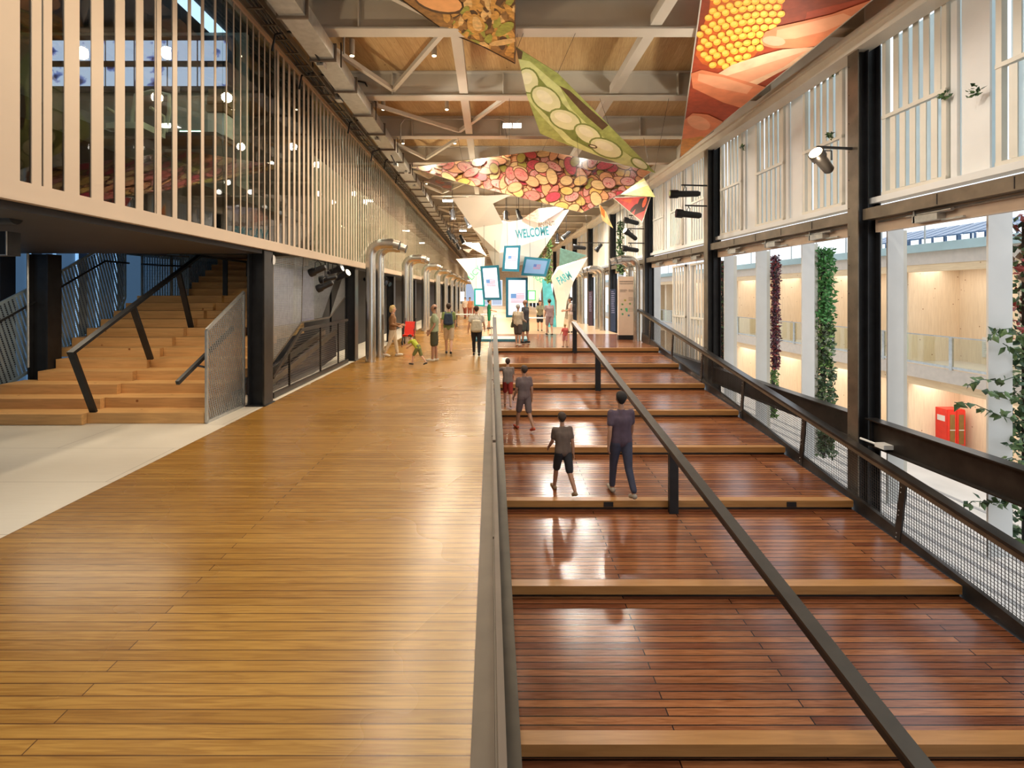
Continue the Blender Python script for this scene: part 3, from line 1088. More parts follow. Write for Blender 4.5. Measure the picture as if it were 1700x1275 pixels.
# ------------------------------------------------------------------ right facade
RX = 6.35
for n in range(-1, 13):
    y = 8.95 + 6.2 * n
    lab = {-1: 'steel column right beside the camera on the window side', 0: 'large dark steel column nearest the camera on the window wall'}.get(n, '%s dark steel column along the window wall beyond the nearest' % ORD[n - 1])
    r = thing('window_column', lab, 'column', (RX + 0.2, y + 0.12, -3.8), 'window wall columns')
    b = MB()
    z0, z1 = -3.8, 6.47
    b.box(RX, RX + 0.02, y, y + 0.26, z0, z1, 1)
    b.box(RX + 0.02, RX + 0.38, y + 0.11, y + 0.13, z0, z1, 0)
    b.box(RX + 0.38, RX + 0.40, y, y + 0.26, z0, z1, 0)
    b.box(RX + 0.19, RX + 0.205, y + 0.02, y + 0.11, z0, z1, 0)
    b.build('h_section', [M['black'], M['steel']], r)
    b = MB(); b.box(RX - 0.01, RX + 0.42, y - 0.02, y + 0.28, 6.47, 6.50); b.build('cap_plate', M['beam'], r)
    b = MB()
    for k in range(14):
        b.ell((RX - 0.004, y + 0.22, -0.5 + 0.5 * k), 0.006, 0.01, 0.01, seg=6, rings=4)
    b.build('bolts', M['dark'], r)
b = MB(); b.box(6.30, 6.62, 2.0, 86, 6.22, 6.47); b.box(6.22, 6.30, 2.0, 86, 6.40, 6.50)
tag(b.build('header_beam', M['cream']), 'cream header beam running along the top of the window wall', 'beam')
b = MB()
t = 3.0
mbm = thing('transom_beam', 'long grey brown steel beam dividing upper louvers from lower openings', 'beam', (6.5, 40, 3.28))
for n in range(-1, 12):
    ya, yb = 9.24 + 6.2 * n, 8.93 + 6.2 * (n + 1)
    b = MB(); b.box(6.42, 6.60, ya, yb, 3.43, 3.45); b.box(6.42, 6.44, ya, yb, 3.28, 3.43); b.box(6.42, 6.6, ya, yb, 3.26, 3.28)
    k = ya + 1.1
    while k < yb - 0.5:
        b.box(6.414, 6.421, k, k + 0.01, 3.28, 3.43, 1); k += 1.1
    b.build('channel', [M['steel'], M['black']], mbm)
lb = thing('lintel_beam', 'pale lintel with conduits and actuators over the lower openings', 'beam', (6.7, 40, 3.05))
for n in range(-1, 12):
    ya, yb = 9.24 + 6.2 * n, 8.93 + 6.2 * (n + 1)
    b = MB(); b.box(6.64, 6.74, ya, yb, 3.05, 3.30); b.build('lintel', M['cap'], lb)
    b = MB(); b.tube([(6.62, ya + 0.1, 3.22), (6.62, yb - 0.1, 3.22)], 0.018, 8)
    b.build('conduit', M['galv'], lb)
    for q_ in (0.9, 2.6, 4.5):
        b = MB(); yy = ya + q_
        b.box(6.50, 6.63, yy, yy + 0.45, 3.08, 3.18); b.tube([(6.55, yy - 0.2, 3.20), (6.55, yy + 0.6, 3.20)], 0.03, 8)
        b.box(6.56, 6.60, yy - 0.35, yy, 3.06, 3.085); b.box(6.5, 6.52, yy + 0.4, yy + 0.43, 3.08, 3.27)
        b.build('actuator', M['galv'], lb)
# sill of the upper louvers
b = MB(); b.box(6.62, 6.84, 2.5, 86, 3.56, 3.66)
tag(b.build('louver_sill', M['white']), 'white sill rail under the upper row of louvers', 'sill')

FB = thing('floor_beam', 'deep dark steel beam crossing the window openings at deck level', 'beam', (6.7, 12, -0.6))
for n in range(-1, 2):
    ya, yb = 9.24 + 6.2 * n, 8.93 + 6.2 * (n + 1)
    b = MB()
    b.box(6.45, 6.66, ya, yb, -0.165, -0.145); b.box(6.45, 6.66, ya, yb, -0.60, -0.58); b.box(6.54, 6.56, ya, yb, -0.58, -0.165)
    b.build('i_section', M['dark'], FB)
    b = MB(); b.box(6.50, 6.54, ya + 0.06, ya + 0.08, -0.58, -0.17); b.box(6.50, 6.54, yb - 0.1, yb - 0.08, -0.58, -0.17)
    b.build('end_plate', M['black'], FB)
b = MB(); b.box(6.38, 6.6, 8.4, 8.6, -0.54, -0.47); b.tube([(6.4, 8.6, -0.5), (6.36, 8.9, -0.49)], 0.02, 8)
tag(b.build('cable_plug', M['ply']), 'pale cable connector resting on the rail by the nearest window column', 'connector')

# louver unit (upper)
def louver_unit(y, z0, z1, x, label, zmid, nfin=5, plate=True, name='louver_panel', cat='louver', grp=None):
    r = thing(name, label, cat, (x, y + 1.0, z0), grp)
    fa, fb = y + 0.62, y + 1.86
    b = MB()
    for yy in (fa, fb - 0.08):
        b.box(x, x + 0.08, yy, yy + 0.08, z0, z1)
    for zz in zmid + [z0, z1 - 0.07]:
        b.box(x - 0.01, x + 0.07, fa, fb, zz, zz + 0.06)
    b.build('frame', M['cream'], r)
    if plate:
        b = MB(); b.box(x + 0.10, x + 0.13, y + 0.06, y + 0.48, z0, z1); b.box(x + 0.05, x + 0.10, y + 0.50, y + 0.60, z0, z1)
        b.build('white_plate', M['white'], r)
    zs_ = [z0] + zmid + [z1]
    for i in range(len(zs_) - 1):
        a_, c_ = zs_[i] + 0.07, zs_[i + 1] - 0.02
        for k in range(nfin):
            yy = fa + 0.12 + (fb - fa - 0.24) * (k + 0.5) / nfin
            dx = 0.02 + 0.05 * (i % 2)
            b = MB()
            b.bar((x + dx, yy, a_), (x + dx, yy, c_), 0.095, 0.02, up=(1, 0.15, 0))
            b.build('fin', M['cream'], r)
    return r


lu = louver_unit(2.9, 3.66, 6.38, 6.66, 'cream louver panel in the upper window wall, nearest the camera', [4.95])
index_kids()
bay_y = []
for n in range(-1, 12):
    for u in range(3):
        bay_y.append((9.02 + 6.2 * n + 0.17 + 1.98 * u, n, u))
bayname = ['front', 'nearest'] + ORD[1:]
pos = ['near', 'middle', 'far']
for (yy, n, u) in bay_y[1:]:
    if n == -1:
        w = ['', 'second cream louver panel from the right edge, in the upper window wall', 'third cream louver panel from the right edge, in front of the nearest column'][u]
    elif n == 0:
        w = '%s cream louver panel between the two nearest window columns, upper row' % pos[u]
    else:
        w = '%s cream louver panel just beyond the %s window column, upper row' % (pos[u], ORD[n])
    copy_thing(lu, (0, yy - 2.9, 0), w)
for o in scn.objects:
    if o.name.startswith('louver_panel'): o['group'] = 'upper louver panels'
# translucent sheets added behind the upper louvers, diffusing the sky to a pale tone
b = MB()
for (yy, n, u) in bay_y:
    b.box(6.95, 6.96, yy + 0.02, yy + 1.94, 3.7, 6.4)
SKIN = mat('translucent_outer_sheet', (0.70, 0.76, 0.78), 0.5, var=0.06)
_n = SKIN.node_tree; _t = _n.nodes.new('ShaderNodeBsdfTranslucent'); _t.inputs['Color'].default_value = (0.80, 0.88, 0.90, 1)
_m = _n.nodes.new('ShaderNodeMixShader'); _m.inputs['Fac'].default_value = 0.6
_n.links.new(_n.nodes['Principled BSDF'].outputs[0], _m.inputs[1]); _n.links.new(_t.outputs[0], _m.inputs[2])
_n.links.new(_m.outputs[0], [q for q in _n.nodes if q.type == 'OUTPUT_MATERIAL'][0].inputs['Surface'])
sk = tag(b.build('daylight_diffuser', SKIN), 'pale translucent sheets added to diffuse daylight behind the gaps of the upper louvers', 'cladding')

# lower closed louver doors beyond the second column
for i, yy in enumerate((15.55, 17.25)):
    r = louver_unit(yy, -0.9 if i == 0 else -0.4, 3.0, 6.72, ['tall closed white louver door beyond the second window column, nearer leaf', 'tall closed white louver door beyond the second window column, farther leaf'][i], [1.15], nfin=4, plate=True, name='louver_door', cat='louver')
for i, yy in enumerate((21.9, 23.8, 28.0, 34.2, 40.4)):
    b = MB(); b.box(6.9, 7.2, yy, yy + 0.05, -1.5, 3.2)
    tag(b.build('planter_panel', M['white']), 'narrow white upright panel outside the far window bays, %s from the near end' % ORD[i], 'panel', 'far upright panels')

# open pivoting white panels with plants
for i, (yy, lab) in enumerate(((7.26, 'white upright panel at the right edge, covered by leafy stems'), (9.10, 'white upright panel just right of the large column'),
                               (11.6, 'white upright panel left of the broad green plant column'), (13.6, 'white upright panel beside the purple plant column'),
                               (15.45, 'white upright panel just right of the second window column'), (5.4, 'white upright panel beyond the right edge'))):
    r = thing('pivot_panel', lab, 'panel', (7.15, yy, -1.6), 'open pivoting planter panels')
    b = MB(); b.box(6.98, 7.26 if i else 7.32, yy, yy + 0.03, -1.7, 3.22); b.build('front_sheet', M['white'], r)
    b = MB(); b.box(7.20, 7.40, yy + 0.10, yy + 0.13, -1.7, 3.12); b.build('back_sheet', M['cream'], r)
    b = MB(); b.box(7.08, 7.14, yy + 0.05, yy + 0.12, 3.2, 3.30); b.build('pivot', M['galv'], r)


def leafmat(name, c, var=0.35):
    m = mat(name, c, 0.45, var=var, scale=9)
    return m


random.seed(5)


def leafset(b, c, size, m, up=0.3, shape='leaf'):
    d = Vector((random.gauss(0, 1), random.gauss(0, 1), random.gauss(up, 0.8))).normalized()
    s = d.cross(Vector((random.gauss(0, 1), random.gauss(0, 1), random.gauss(0, 1))))
    if s.length < 1e-3: return
    s.normalize()
    n = d.cross(s)
    L_ = size * random.uniform(0.7, 1.3)
    w = L_ * 0.32
    p0 = c; p1 = c + d * L_ * 0.35 + s * w + n * L_ * 0.05; p2 = c + d * L_; p3 = c + d * L_ * 0.35 - s * w + n * L_ * 0.05
    pm = c + d * L_ * 0.4 - n * L_ * 0.06
    b.add([p0, p1, pm, p3, p2], [(0, 1, 2), (0, 2, 3), (1, 4, 2), (2, 4, 3)], m)


def plant_column(label, x0, x1, y, z0, z1, mats, n, size, bands=None, gname='climbing_plant', depth=0.16):
    cx = (x0 + x1) / 2
    r = thing(gname, label, 'plant', (cx, y, z0))
    b = MB(); b.box(cx - 0.04, cx + 0.04, y + 0.0, y + 0.06, z0, z1)
    b.build('support', M['dark'], r)
    b = MB()
    for i in range(n):
        z = random.uniform(z0, z1)
        a = random.uniform(0, 2 * math.pi)
        rr = random.uniform(0.55, 1.0)
        wob = 0.85 + 0.25 * math.sin(z * 3.1) * math.sin(z * 7.7 + 1)
        c = Vector((cx + (x1 - x0) / 2 * rr * wob * math.cos(a), y + depth * rr * math.sin(a), z))
        if bands:
            mi = bands(z)
            mi = random.choice(mi)
        else:
            mi = random.randrange(len(mats))
        leafset(b, c, size * random.uniform(0.7, 1.2), mi)
    b.build('foliage', mats, r)
    if gname == 'hanging_plant':
        b = MB(); b.tube([(cx, y + 0.03, z1 - 0.1), (cx, beam_y(y), 6.603)], 0.012, 6); b.build('hanging_rod', M['dark'], r)
    return r


LG = leafmat('mid_green_leaf', (0.11, 0.19, 0.07)); LD = leafmat('dark_green_leaf', (0.04, 0.09, 0.035)); LB = leafmat('bright_leaf', (0.20, 0.36, 0.09))
LS = leafmat('sage_leaf', (0.22, 0.27, 0.17)); PU = leafmat('purple_leaf', (0.17, 0.06, 0.10)); PD = leafmat('dark_purple_leaf', (0.08, 0.035, 0.05)); RB = leafmat('red_stem_leaf', (0.35, 0.06, 0.05))
BR = leafmat('brown_leaf', (0.22, 0.12, 0.06)); FE = leafmat('feathery_green', (0.10, 0.30, 0.09))
pc = plant_column('broad green plant column of ivy with a feathery grassy top', 7.33, 7.80, 11.75, -1.7, 3.0, [LG, LD, LS, FE, LB], 3600, 0.10,
                  bands=lambda z: [3] if z > 1.35 else ([0, 1, 2, 4] if z > 0.3 else [0, 1, 2]), depth=0.22)
b = MB()
for i in range(1500):
    z = random.uniform(1.3, 3.0); a = random.uniform(0, 6.28)
    c = Vector((7.55 + 0.13 * math.cos(a), 11.75 + 0.1 * math.sin(a), z))
    d = Vector((math.cos(a), math.sin(a), random.uniform(0.2, 0.9))).normalized() * random.uniform(0.12, 0.22)
    s = d.cross(Vector((0, 0, 1))).normalized() * 0.004
    b.add([c - s, c + s, c + d], [(0, 1, 2)])
b.build('grass_blades', FE, pc)
plant_column('narrow purple plant column beside the white panel', 7.42, 7.66, 13.7, 0.0, 2.98, [PU, PD, RB, PU], 1900, 0.07, depth=0.13)
plant_column('short bright green plant column below the purple one', 7.42, 7.62, 13.75, -1.3, -0.05, [LB, LG], 500, 0.08, depth=0.1)
plant_column('small green sprigs showing beside the panel right of the large column', 7.30, 7.40, 9.35, -0.4, 2.4, [LB, LG], 90, 0.07, depth=0.05)
plant_column('green and red plant column at the far louver doors', 7.0, 7.25, 15.9, -0.6, 3.0, [LG, BR, RB, LD], 700, 0.08, depth=0.1)
plant_column('tiny green clump glimpsed past the second window column', 7.2, 7.5, 15.9, -0.3, 0.25, [LG, LB], 150, 0.07, depth=0.1, gname='leafy_clump')
# right edge chard and pepper stems
r = plant_column('leafy stems with red chard climbing at the right edge of the photo', 7.38, 8.0, 7.4, -1.6, 3.1, [LG, LD, RB, BR], 700, 0.13, bands=lambda z: [0, 1, 2, 3] if z > 1.3 else [0, 1, 1], depth=0.2)
rr = thing('pepper_plant', 'loose leafy branches reaching left across the white panel at right edge', 'plant', P(1690, 700, 7.15))
for (pts_) in ([(1700, 560, 7.2), (1680, 545, 7.1), (1655, 548, 7.1), (1640, 562, 7.1)], [(1700, 620, 7.2), (1665, 632, 7.1), (1630, 630, 7.05), (1605, 640, 7.0)],
               [(1700, 700, 7.2), (1660, 690, 7.1), (1620, 672, 7.05), (1585, 668, 7.0)], [(1700, 660, 7.2), (1670, 652, 7.1), (1640, 650, 7.1)],
               [(1700, 720, 7.2), (1690, 735, 7.15), (1670, 740, 7.1)], [(1700, 830, 7.2), (1660, 835, 7.1), (1615, 832, 7.05), (1600, 842, 7.0)], [(1700, 600, 7.2), (1680, 580, 7.1), (1665, 570, 7.1)],
               [(1700, 770, 7.2), (1680, 760, 7.1), (1660, 765, 7.1)]):
    pts3 = [P(*q_) for q_ in pts_]
    b = MB(); b.tube(pts3, 0.006, 5)
    s_ = b.build('stem', LD, rr)
    b = MB()
    for a_, c_ in zip(pts3[:-1], pts3[1:]):
        for t_ in range(8):
            leafset(b, a_.lerp(c_, random.random()) + Vector((random.gauss(0, .02), random.gauss(0, .02), random.gauss(0, .02))), 0.12, random.choice([0, 0, 1]), up=-0.8)
    b.build('leaves', [LG, LD], s_)
random.seed(8)
for i, (px, py, d) in enumerate(((1232, 245, 14.2), (1320, 150, 11.0), (1382, 120, 9.5), (1565, 160, 7.5), (1618, 152, 7.1), (1378, 225, 9.6))):
    c = P(px, py, d); b = MB(); c.x = 6.62; 
    c.y = 6.62 * F / (px - VX); c.z = CZ - (py - VY) / F * c.y
    b.tube([c - Vector((0, .09, .07)), c, c + Vector((0, .09, .06))], 0.004, 5)
    for k in range(16):
        leafset(b, c + Vector((random.gauss(0, .01), random.gauss(0, .045), random.gauss(0, .04))), 0.08, k % 2)
    tag(b.build('ivy_sprig', [LG, LD]), ['small ivy sprig poking through the louvers beyond the spotlight', 'ivy sprig low in the louvers left of the lit spotlight', 'ivy sprig high in the louvers by the large column', 'dark leaf tuft in the louvers right of the large column', 'leaf poking through the rightmost louver frame', 'ivy sprig just above the lit spotlight'][i], 'plant')

# ------------------------------------------------------------------ timber pavilion outside
tp = thing('timber_pavilion', 'two storey pale timber building with glazed balcony across the lane', 'building', (16, 20, -3.8))
FX, BX = 15.0, 17.4
yA, yB = 2, 70
b = MB(); b.box(BX, BX + 0.2, yA, yB, -0.5, 3.3); b.build('upper_wall', M['larch'], tp)
b = MB(); b.box(BX, BX + 0.2, yA, yB, -3.8, -0.95); b.build('lower_wall', M['larch'], tp)
b = MB(); b.box(FX, BX, yA, yB, -0.95, -0.50); b.build('balcony_slab', M['fascia'], tp)
b = MB(); b.box(FX, BX + 0.2, yA, yB, 3.0, 3.42); b.build('roof_edge', M['fascia'], tp)
b = MB(); b.box(FX + 0.02, FX + 0.2, yA, yB, 2.75, 3.0); b.box(FX + 0.15, FX + 0.3, yA, yB, -1.25, -0.95); b.build('eaves_beam', M['larch2'], tp)
b = MB(); b.box(FX - 0.15, BX + 0.5, yA, yB, 3.42, 3.70); b.build('roof_sheet', M['roofglass'], tp)
k = 6.0
while k < 68:
    b = MB(); b.box(FX + 0.5, BX, k, k + 0.42, -0.5, 3.0); b.build('upper_fin', M['larch'], tp)
    b = MB(); b.box(FX + 0.5, BX, k, k + 0.42, -3.8, -0.95); b.build('lower_fin', M['larch'], tp)
    k += 4.4
b = MB(); b.box(FX - 0.02, FX + 0.02, yA, yB, 0.55, 0.59); b.box(FX - 0.02, FX + 0.02, yA, yB, -0.46, -0.38)
k = 5.2
while k < 68:
    b.box(FX - 0.03, FX + 0.03, k, k + 0.12, -0.5, 0.57); k += 2.9
b.build('balcony_rail', M['galv'], tp)
b = MB(); b.box(FX, FX + 0.012, yA, yB, -0.38, 0.54); b.build('balcony_glass', M['glass'], tp)
for k, y in enumerate((14.9, 23, 28, 38)):
    b = MB(); b.tube([(FX + 1.2, y, 2.86), (FX + 1.2, y, 3.0)], 0.14, 12); b.build('downlight', M['ply'], tp)
b = MB(); b.box(BX - 0.03, BX, 16.9, 18.3, -0.25, 0.45)
for k in range(9): b.box(BX - 0.05, BX - 0.03, 16.95, 18.25, -0.2 + 0.07 * k, -0.17 + 0.07 * k)
b.build('vent_grille', M['white'], tp)
for y in (15.5, 15.9):
    b = MB(); b.box(BX - 0.03, BX, y, y + 0.22, -0.2, -0.02); b.build('wall_socket', M['white'], tp)
b = MB()
for k in range(12):
    b.prism([(16.0, 16 + 0.0 + k * 0.55, 4.0), (16.0, 16.45 + k * 0.55, 4.0), (17.5, 16.45 + k * 0.55, 4.5), (17.5, 16 + k * 0.55, 4.5)], (0, 0, 0.05))
    b.box(16.0, 16.05, 16 + k * 0.55, 16.05 + k * 0.55, 3.7, 4.0); b.box(17.4, 17.45, 16 + k * 0.55, 16.05 + k * 0.55, 3.7, 4.5)
b.build('roof_panels', M['navy'], tp)
b = MB()
for k in range(20):
    b.box(15.1, 15.14, 18 + 2 * k, 18.04 + 2 * k, 3.7, 4.5)
b.box(15.1, 15.14, 18, 58, 4.46, 4.5)
b.build('roof_railing', M['galv'], tp)
area('gallery_downlight_upper', (16.2, 22, 2.9), (0, 0, 0), 1.0, 40, 380, (1, 0.95, 0.88))
area('recess_fill_lower', (16.2, 22, -1.3), (0, 0, 0), 1.0, 40, 420, (1, 0.95, 0.88))  # strip of light added to brighten the lower recess, no fittings under the slab
# red cabinet
c = P(1575, 745, 17.0 * F / (1575 - VX))
rc = thing('fire_cabinet', 'bright red glazed two-door cabinet against the timber wall outside', 'cabinet', (16.7, c.y, -3.8))
ya, yb = 17.0 * F / (1602 - VX), 17.0 * F / (1551 - VX)
xa, xb, ya, yb = 16.5, 17.15, 18.72, 19.25
b = MB(); b.box(xa, xb, ya, yb, -3.8, -2.2); b.build('body', M['red'], rc)
xm = (xa + xb) / 2
for i, (p, q_) in enumerate(((xa + 0.01, xm - 0.01), (xm + 0.01, xb - 0.01))):
    b = MB(); b.box(p, q_, ya - 0.03, ya, -3.7, -2.23); d_ = b.build('door', M['red'], rc)
    b = MB(); b.box(p + 0.07, q_ - 0.06, ya - 0.042, ya - 0.03, -3.45, -2.38); b.build('window_pane', mat('amber_cabinet_glass_%s' % ORD[i], (0.25, 0.14, 0.04), 0.15), d_)
    b = MB(); b.box(p + 0.06, q_ - 0.05, ya - 0.05, ya - 0.043, -2.95, -2.92); b.build('glazing_bar', M['ply'], d_)
b = MB(); b.box(xa - 0.01, xa, ya + 0.08, ya + 0.4, -2.65, -2.45); b.build('notice', M['ply'], rc)
# ------------------------------------------------------------------ lamps of the hall
def downlight(x, y, label, power=0):
    r = thing('downlight', label, 'lamp', (x, y, 6.85), 'ceiling downlights')
    b = MB(); b.tube([(x, y, 7.19), (x, y, 6.86)], 0.055, 16); b.build('housing', M['beam'], r)
    b = MB(); b.tube([(x, y, 6.87), (x, y, 6.852)], 0.042, 16); b.build('lamp_lens', LENS, r)
    return r


LENS = emis('warm_lamp_lens', (1.0, 0.85, 0.55), 9)
FLOODM = emis('flood_lens', (1.0, 0.97, 0.85), 14)
k = 0
for j in range(6):
    y = 10.6 + 3.1 * j
    for side, x in enumerate((-2.83, -1.15)):
        downlight(x, y, 'small cylindrical ceiling downlight, %s one in the %s bay from the camera' % (('left', 'right')[side], ORD[j]))


def flood(x, y, z, label):
    r = thing('flood_light', label, 'lamp', (x, y, z), 'twin flood lights')
    b = MB(); b.box(x - 0.26, x + 0.26, y - 0.09, y + 0.09, z + 0.02, z + 0.09); b.build('housing', M['galv'], r)
    b = MB(); b.box(x - 0.24, x - 0.02, y - 0.095, y - 0.085, z + 0.015, z + 0.08); b.box(x + 0.02, x + 0.24, y - 0.095, y - 0.085, z + 0.015, z + 0.08)
    b.box(x - 0.24, x - 0.02, y - 0.08, y + 0.08, z + 0.010, z + 0.02); b.box(x + 0.02, x + 0.24, y - 0.08, y + 0.08, z + 0.010, z + 0.02)
    b.build('lamp_lens', FLOODM, r)
    b = MB(); b.tube([(x - 0.15, y, z + 0.09), (x - 0.2, y, z + 0.12), (x - 0.1, beam_y(y), 6.605)], 0.008, 6); b.build('cable', M['black'], r)


flood(0.58, 13.8, 6.42, 'bright twin flood light hanging above the green bean banner')
flood(-2.05, 25.0, 6.42, 'bright twin flood light near the duct, left of the white sail')
flood(-1.95, 37.0, 6.42, 'twin flood light farther off beside the white sail')
flood(-1.9, 46.0, 6.42, 'tiny twin flood light deep in the hall')

# fill spots added below the crossbeams to brighten the hall, no fixtures there
def lampgroup(x, y, z, power, colr, dx=1.2, dy=1.2, ang=165, n=2):
    for i in range(n):
        for j in range(n):
            xx, yy = x + (i - (n - 1) / 2) * 2 * dx / n, y + (j - (n - 1) / 2) * 2 * dy / n
            spot('hall_fill', (xx, yy, z), (xx, yy, 0), power / n / n, colr, ang, 0.6, 0.11)


for (x, y, p) in ((-1.1, 4.6, 520), (-1.1, 10.8, 560), (-1.1, 17.0, 950), (-1.0, 24.5, 1900), (0.5, 33, 2600), (0.5, 45, 3000), (0.5, 60, 3200), (0.5, 75, 3200)):
    lampgroup(x, y, 6.5, p, WARM, 1.6, 2.2)
for (x, y, p) in ((3.6, 7.5, 520), (3.6, 17.0, 700), (3.4, 22.0, 800), (4.5, 28.0, 900)):
    lampgroup(x, y, 6.5, p, NEUT, 1.4, 2.0)
# unseen spots added on the duct side to brighten the window wall
for y in (5.5, 11.5, 17.5, 24, 31, 40):
    spot('window_wall_fill', (-2.4, y, 6.0), (6.6, y + 2, 4.2), 360, NEUT, 100, 1.0, 0.15)
# aimed theatre spotlights
spot('banner_spot', (5.35, 8.8, 4.55), (3.9, 9.3, 6.2), 190, NEUT, 110, 0.8, 0.08)
spot('banner_spot', (3.2, 6.5, 2.9), (0.8, 11.5, 6.0), 260, NEUT, 55, 0.7, 0.08) if False else None
spot('banner_spot', (5.5, 14.6, 3.9), (1.5, 14.8, 5.6), 90, NEUT, 80, 0.8, 0.08)
spot('banner_spot', (5.4, 20.8, 4.5), (0.5, 21.5, 4.8), 130, NEUT, 70, 0.8, 0.08)
spot('banner_spot', (-3.7, 13.0, 2.6), (0.5, 13.0, 5.6), 170, WARM, 70, 0.8, 0.08)
spot('banner_spot', (-3.6, 8.6, 2.62), (1.5, 9.6, 6.0), 220, NEUT, 70, 0.8, 0.08)
# upward spots added without fixtures, to lighten the ceiling boards
for (x, y, p) in ((-3.4, 7.0, 170), (-3.4, 10.5, 170), (-3.4, 16.6, 200), (-3.3, 18.0, 220), (5.9, 8.8, 150), (5.9, 18.2, 170), (5.9, 24.5, 220), (-3.2, 24, 300), (0, 34, 700), (0, 46, 800), (0, 62, 900)):
    spot('ceiling_fill', (x, y, 3.6), (0.8 if x < 0 else 1.2, y + 1.0, 7.2), p, WARM, 120, 1.0, 0.1)
# under the gallery
area('stair_downlights', (-6.2, 8.2, 2.62), (0, 0, 0), 2.5, 0.6, 34, WARM)
area('stair_blue_wash', (-9.2, 11.5, 5.0), (0, 0, 0), 0.4, 4.0, 60, (0.35, 0.6, 1.0))
spot('upper_flight_fill', (-6.0, 12.8, 5.5), (-6.0, 12.8, 0), 260, WARM, 120, 0.8, 0.2)  # added to lighten the upper flight, no fixture above it
area('gallery_room_light', (-4.3, 30, 6.3), (0, 0, 0), 0.3, 36, 200, NEUT)
spot('control_room_lamp', (-5.6, 7.4, 6.35), (-5.6, 7.4, 0), 30, NEUT, 150, 0.8, 0.1)
# ------------------------------------------------------------------ duct pipes
def duct_pair(x, y, side, lab, r=0.145, top=3.1):
    for i, dy in enumerate((0.0, 1.2)):
        yy = y + dy
        t = thing('duct_pipe', lab % ('nearer', 'farther')[i], 'duct', (x, yy, 0), 'silver duct pipes')
        b = MB(); b.tube([(x, yy, 0.02), (x, yy, top)], r, 24); b.build('riser_pipe', M['duct'], t)
        b = MB(); b.tube([(x, yy, 1.78), (x, yy, 1.81)], r + 0.006, 24); b.tube([(x, yy, top - 0.02), (x, yy, top + 0.01)], r + 0.006, 24); b.tube([(x, yy, 0.0), (x, yy, 0.04)], r + 0.012, 24)
        b.build('collar', M['duct'], t)
        R_ = 0.34
        s = side
        pts = [(x + s * (R_ - R_ * math.cos(a)), yy - 0.0, top + R_ * math.sin(a)) for a in [math.pi / 2 * k / 6 for k in range(7)]]
        pts += [(x + s * (R_ + 0.16), yy, top + R_)]
        b = MB(); b.tube(pts, r, 24, cap=False); b.build('elbow', M['duct'], t)
        # segmented nozzle bent down and out
        e = Vector((x + s * (R_ + 0.16), yy, top + R_))
        b = MB()
        b.tube([e, e + Vector((s * 0.16, 0, 0.0))], [r + 0.012, r + 0.012], 24)
        b.tube([e + Vector((s * 0.16, 0, 0)), e + Vector((s * 0.34, 0, -0.05))], [r, r * 0.95], 24, cap=False)
        b.build('nozzle', M['duct'], t)
        b = MB(); b.tube([e + Vector((s * 0.335, 0, -0.05)), e + Vector((s * 0.345, 0, -0.052))], r * 0.85, 20); b.build('outlet', M['black'], t)
    return


for n in range(1, 11):
    y = 15.1 + 6.15 * (n - 1)
    duct_pair(-3.49, y, 1, 'tall silver duct pipe with bent spout on the left, %%s of the %s pair' % ORD[n - 1])
for n in range(2, 9):
    y = 8.95 + 6.2 * n + 0.35
    if n == 2: y = 21.75
    duct_pair(6.05 if n > 2 else 6.15, y, -1, 'silver duct pipe with bent spout on the window side, %%s of the %s pair' % ORD[n - 2], r=0.15, top=3.0 if n > 2 else 3.1)

# ------------------------------------------------------------------ printed banners
def clip_poly(sub, clp):
    def area2(p): return sum(p[i][0] * p[(i + 1) % len(p)][1] - p[(i + 1) % len(p)][0] * p[i][1] for i in range(len(p)))
    if area2(clp) < 0: clp = clp[::-1]
    out = sub
    for i in range(len(clp)):
        a, c = clp[i], clp[(i + 1) % len(clp)]
        inp, out = out, []
        if not inp: return []
        def ins(p): return (c[0] - a[0]) * (p[1] - a[1]) - (c[1] - a[1]) * (p[0] - a[0]) >= -1e-9
        def isec(p, q):
            x1, y1, x2, y2 = a[0], a[1], c[0], c[1]
            d1 = (x2 - x1) * (p[1] - y1) - (y2 - y1) * (p[0] - x1)
            d2 = (x2 - x1) * (q[1] - y1) - (y2 - y1) * (q[0] - x1)
            t = d1 / (d1 - d2)
            return (p[0] + t * (q[0] - p[0]), p[1] + t * (q[1] - p[1]))
        for j in range(len(inp)):
            p, q = inp[j], inp[(j + 1) % len(inp)]
            if ins(p):
                out.append(p)
                if not ins(q): out.append(isec(p, q))
            elif ins(q):
                out.append(isec(p, q))
    return out


def elp(cx, cy, rx, ry, a=0, n=18, wob=0.0):
    a = math.radians(a)
    pts = []
    for k in range(n):
        t = 2 * math.pi * k / n
        w = 1 + wob * math.sin(2 * t + cx) + wob * 0.5 * math.cos(3 * t + cy)
        x, y = rx * w * math.cos(t), ry * w * math.sin(t)
        pts.append((cx + x * math.cos(a) - y * math.sin(a), cy + x * math.sin(a) + y * math.cos(a)))
    return pts


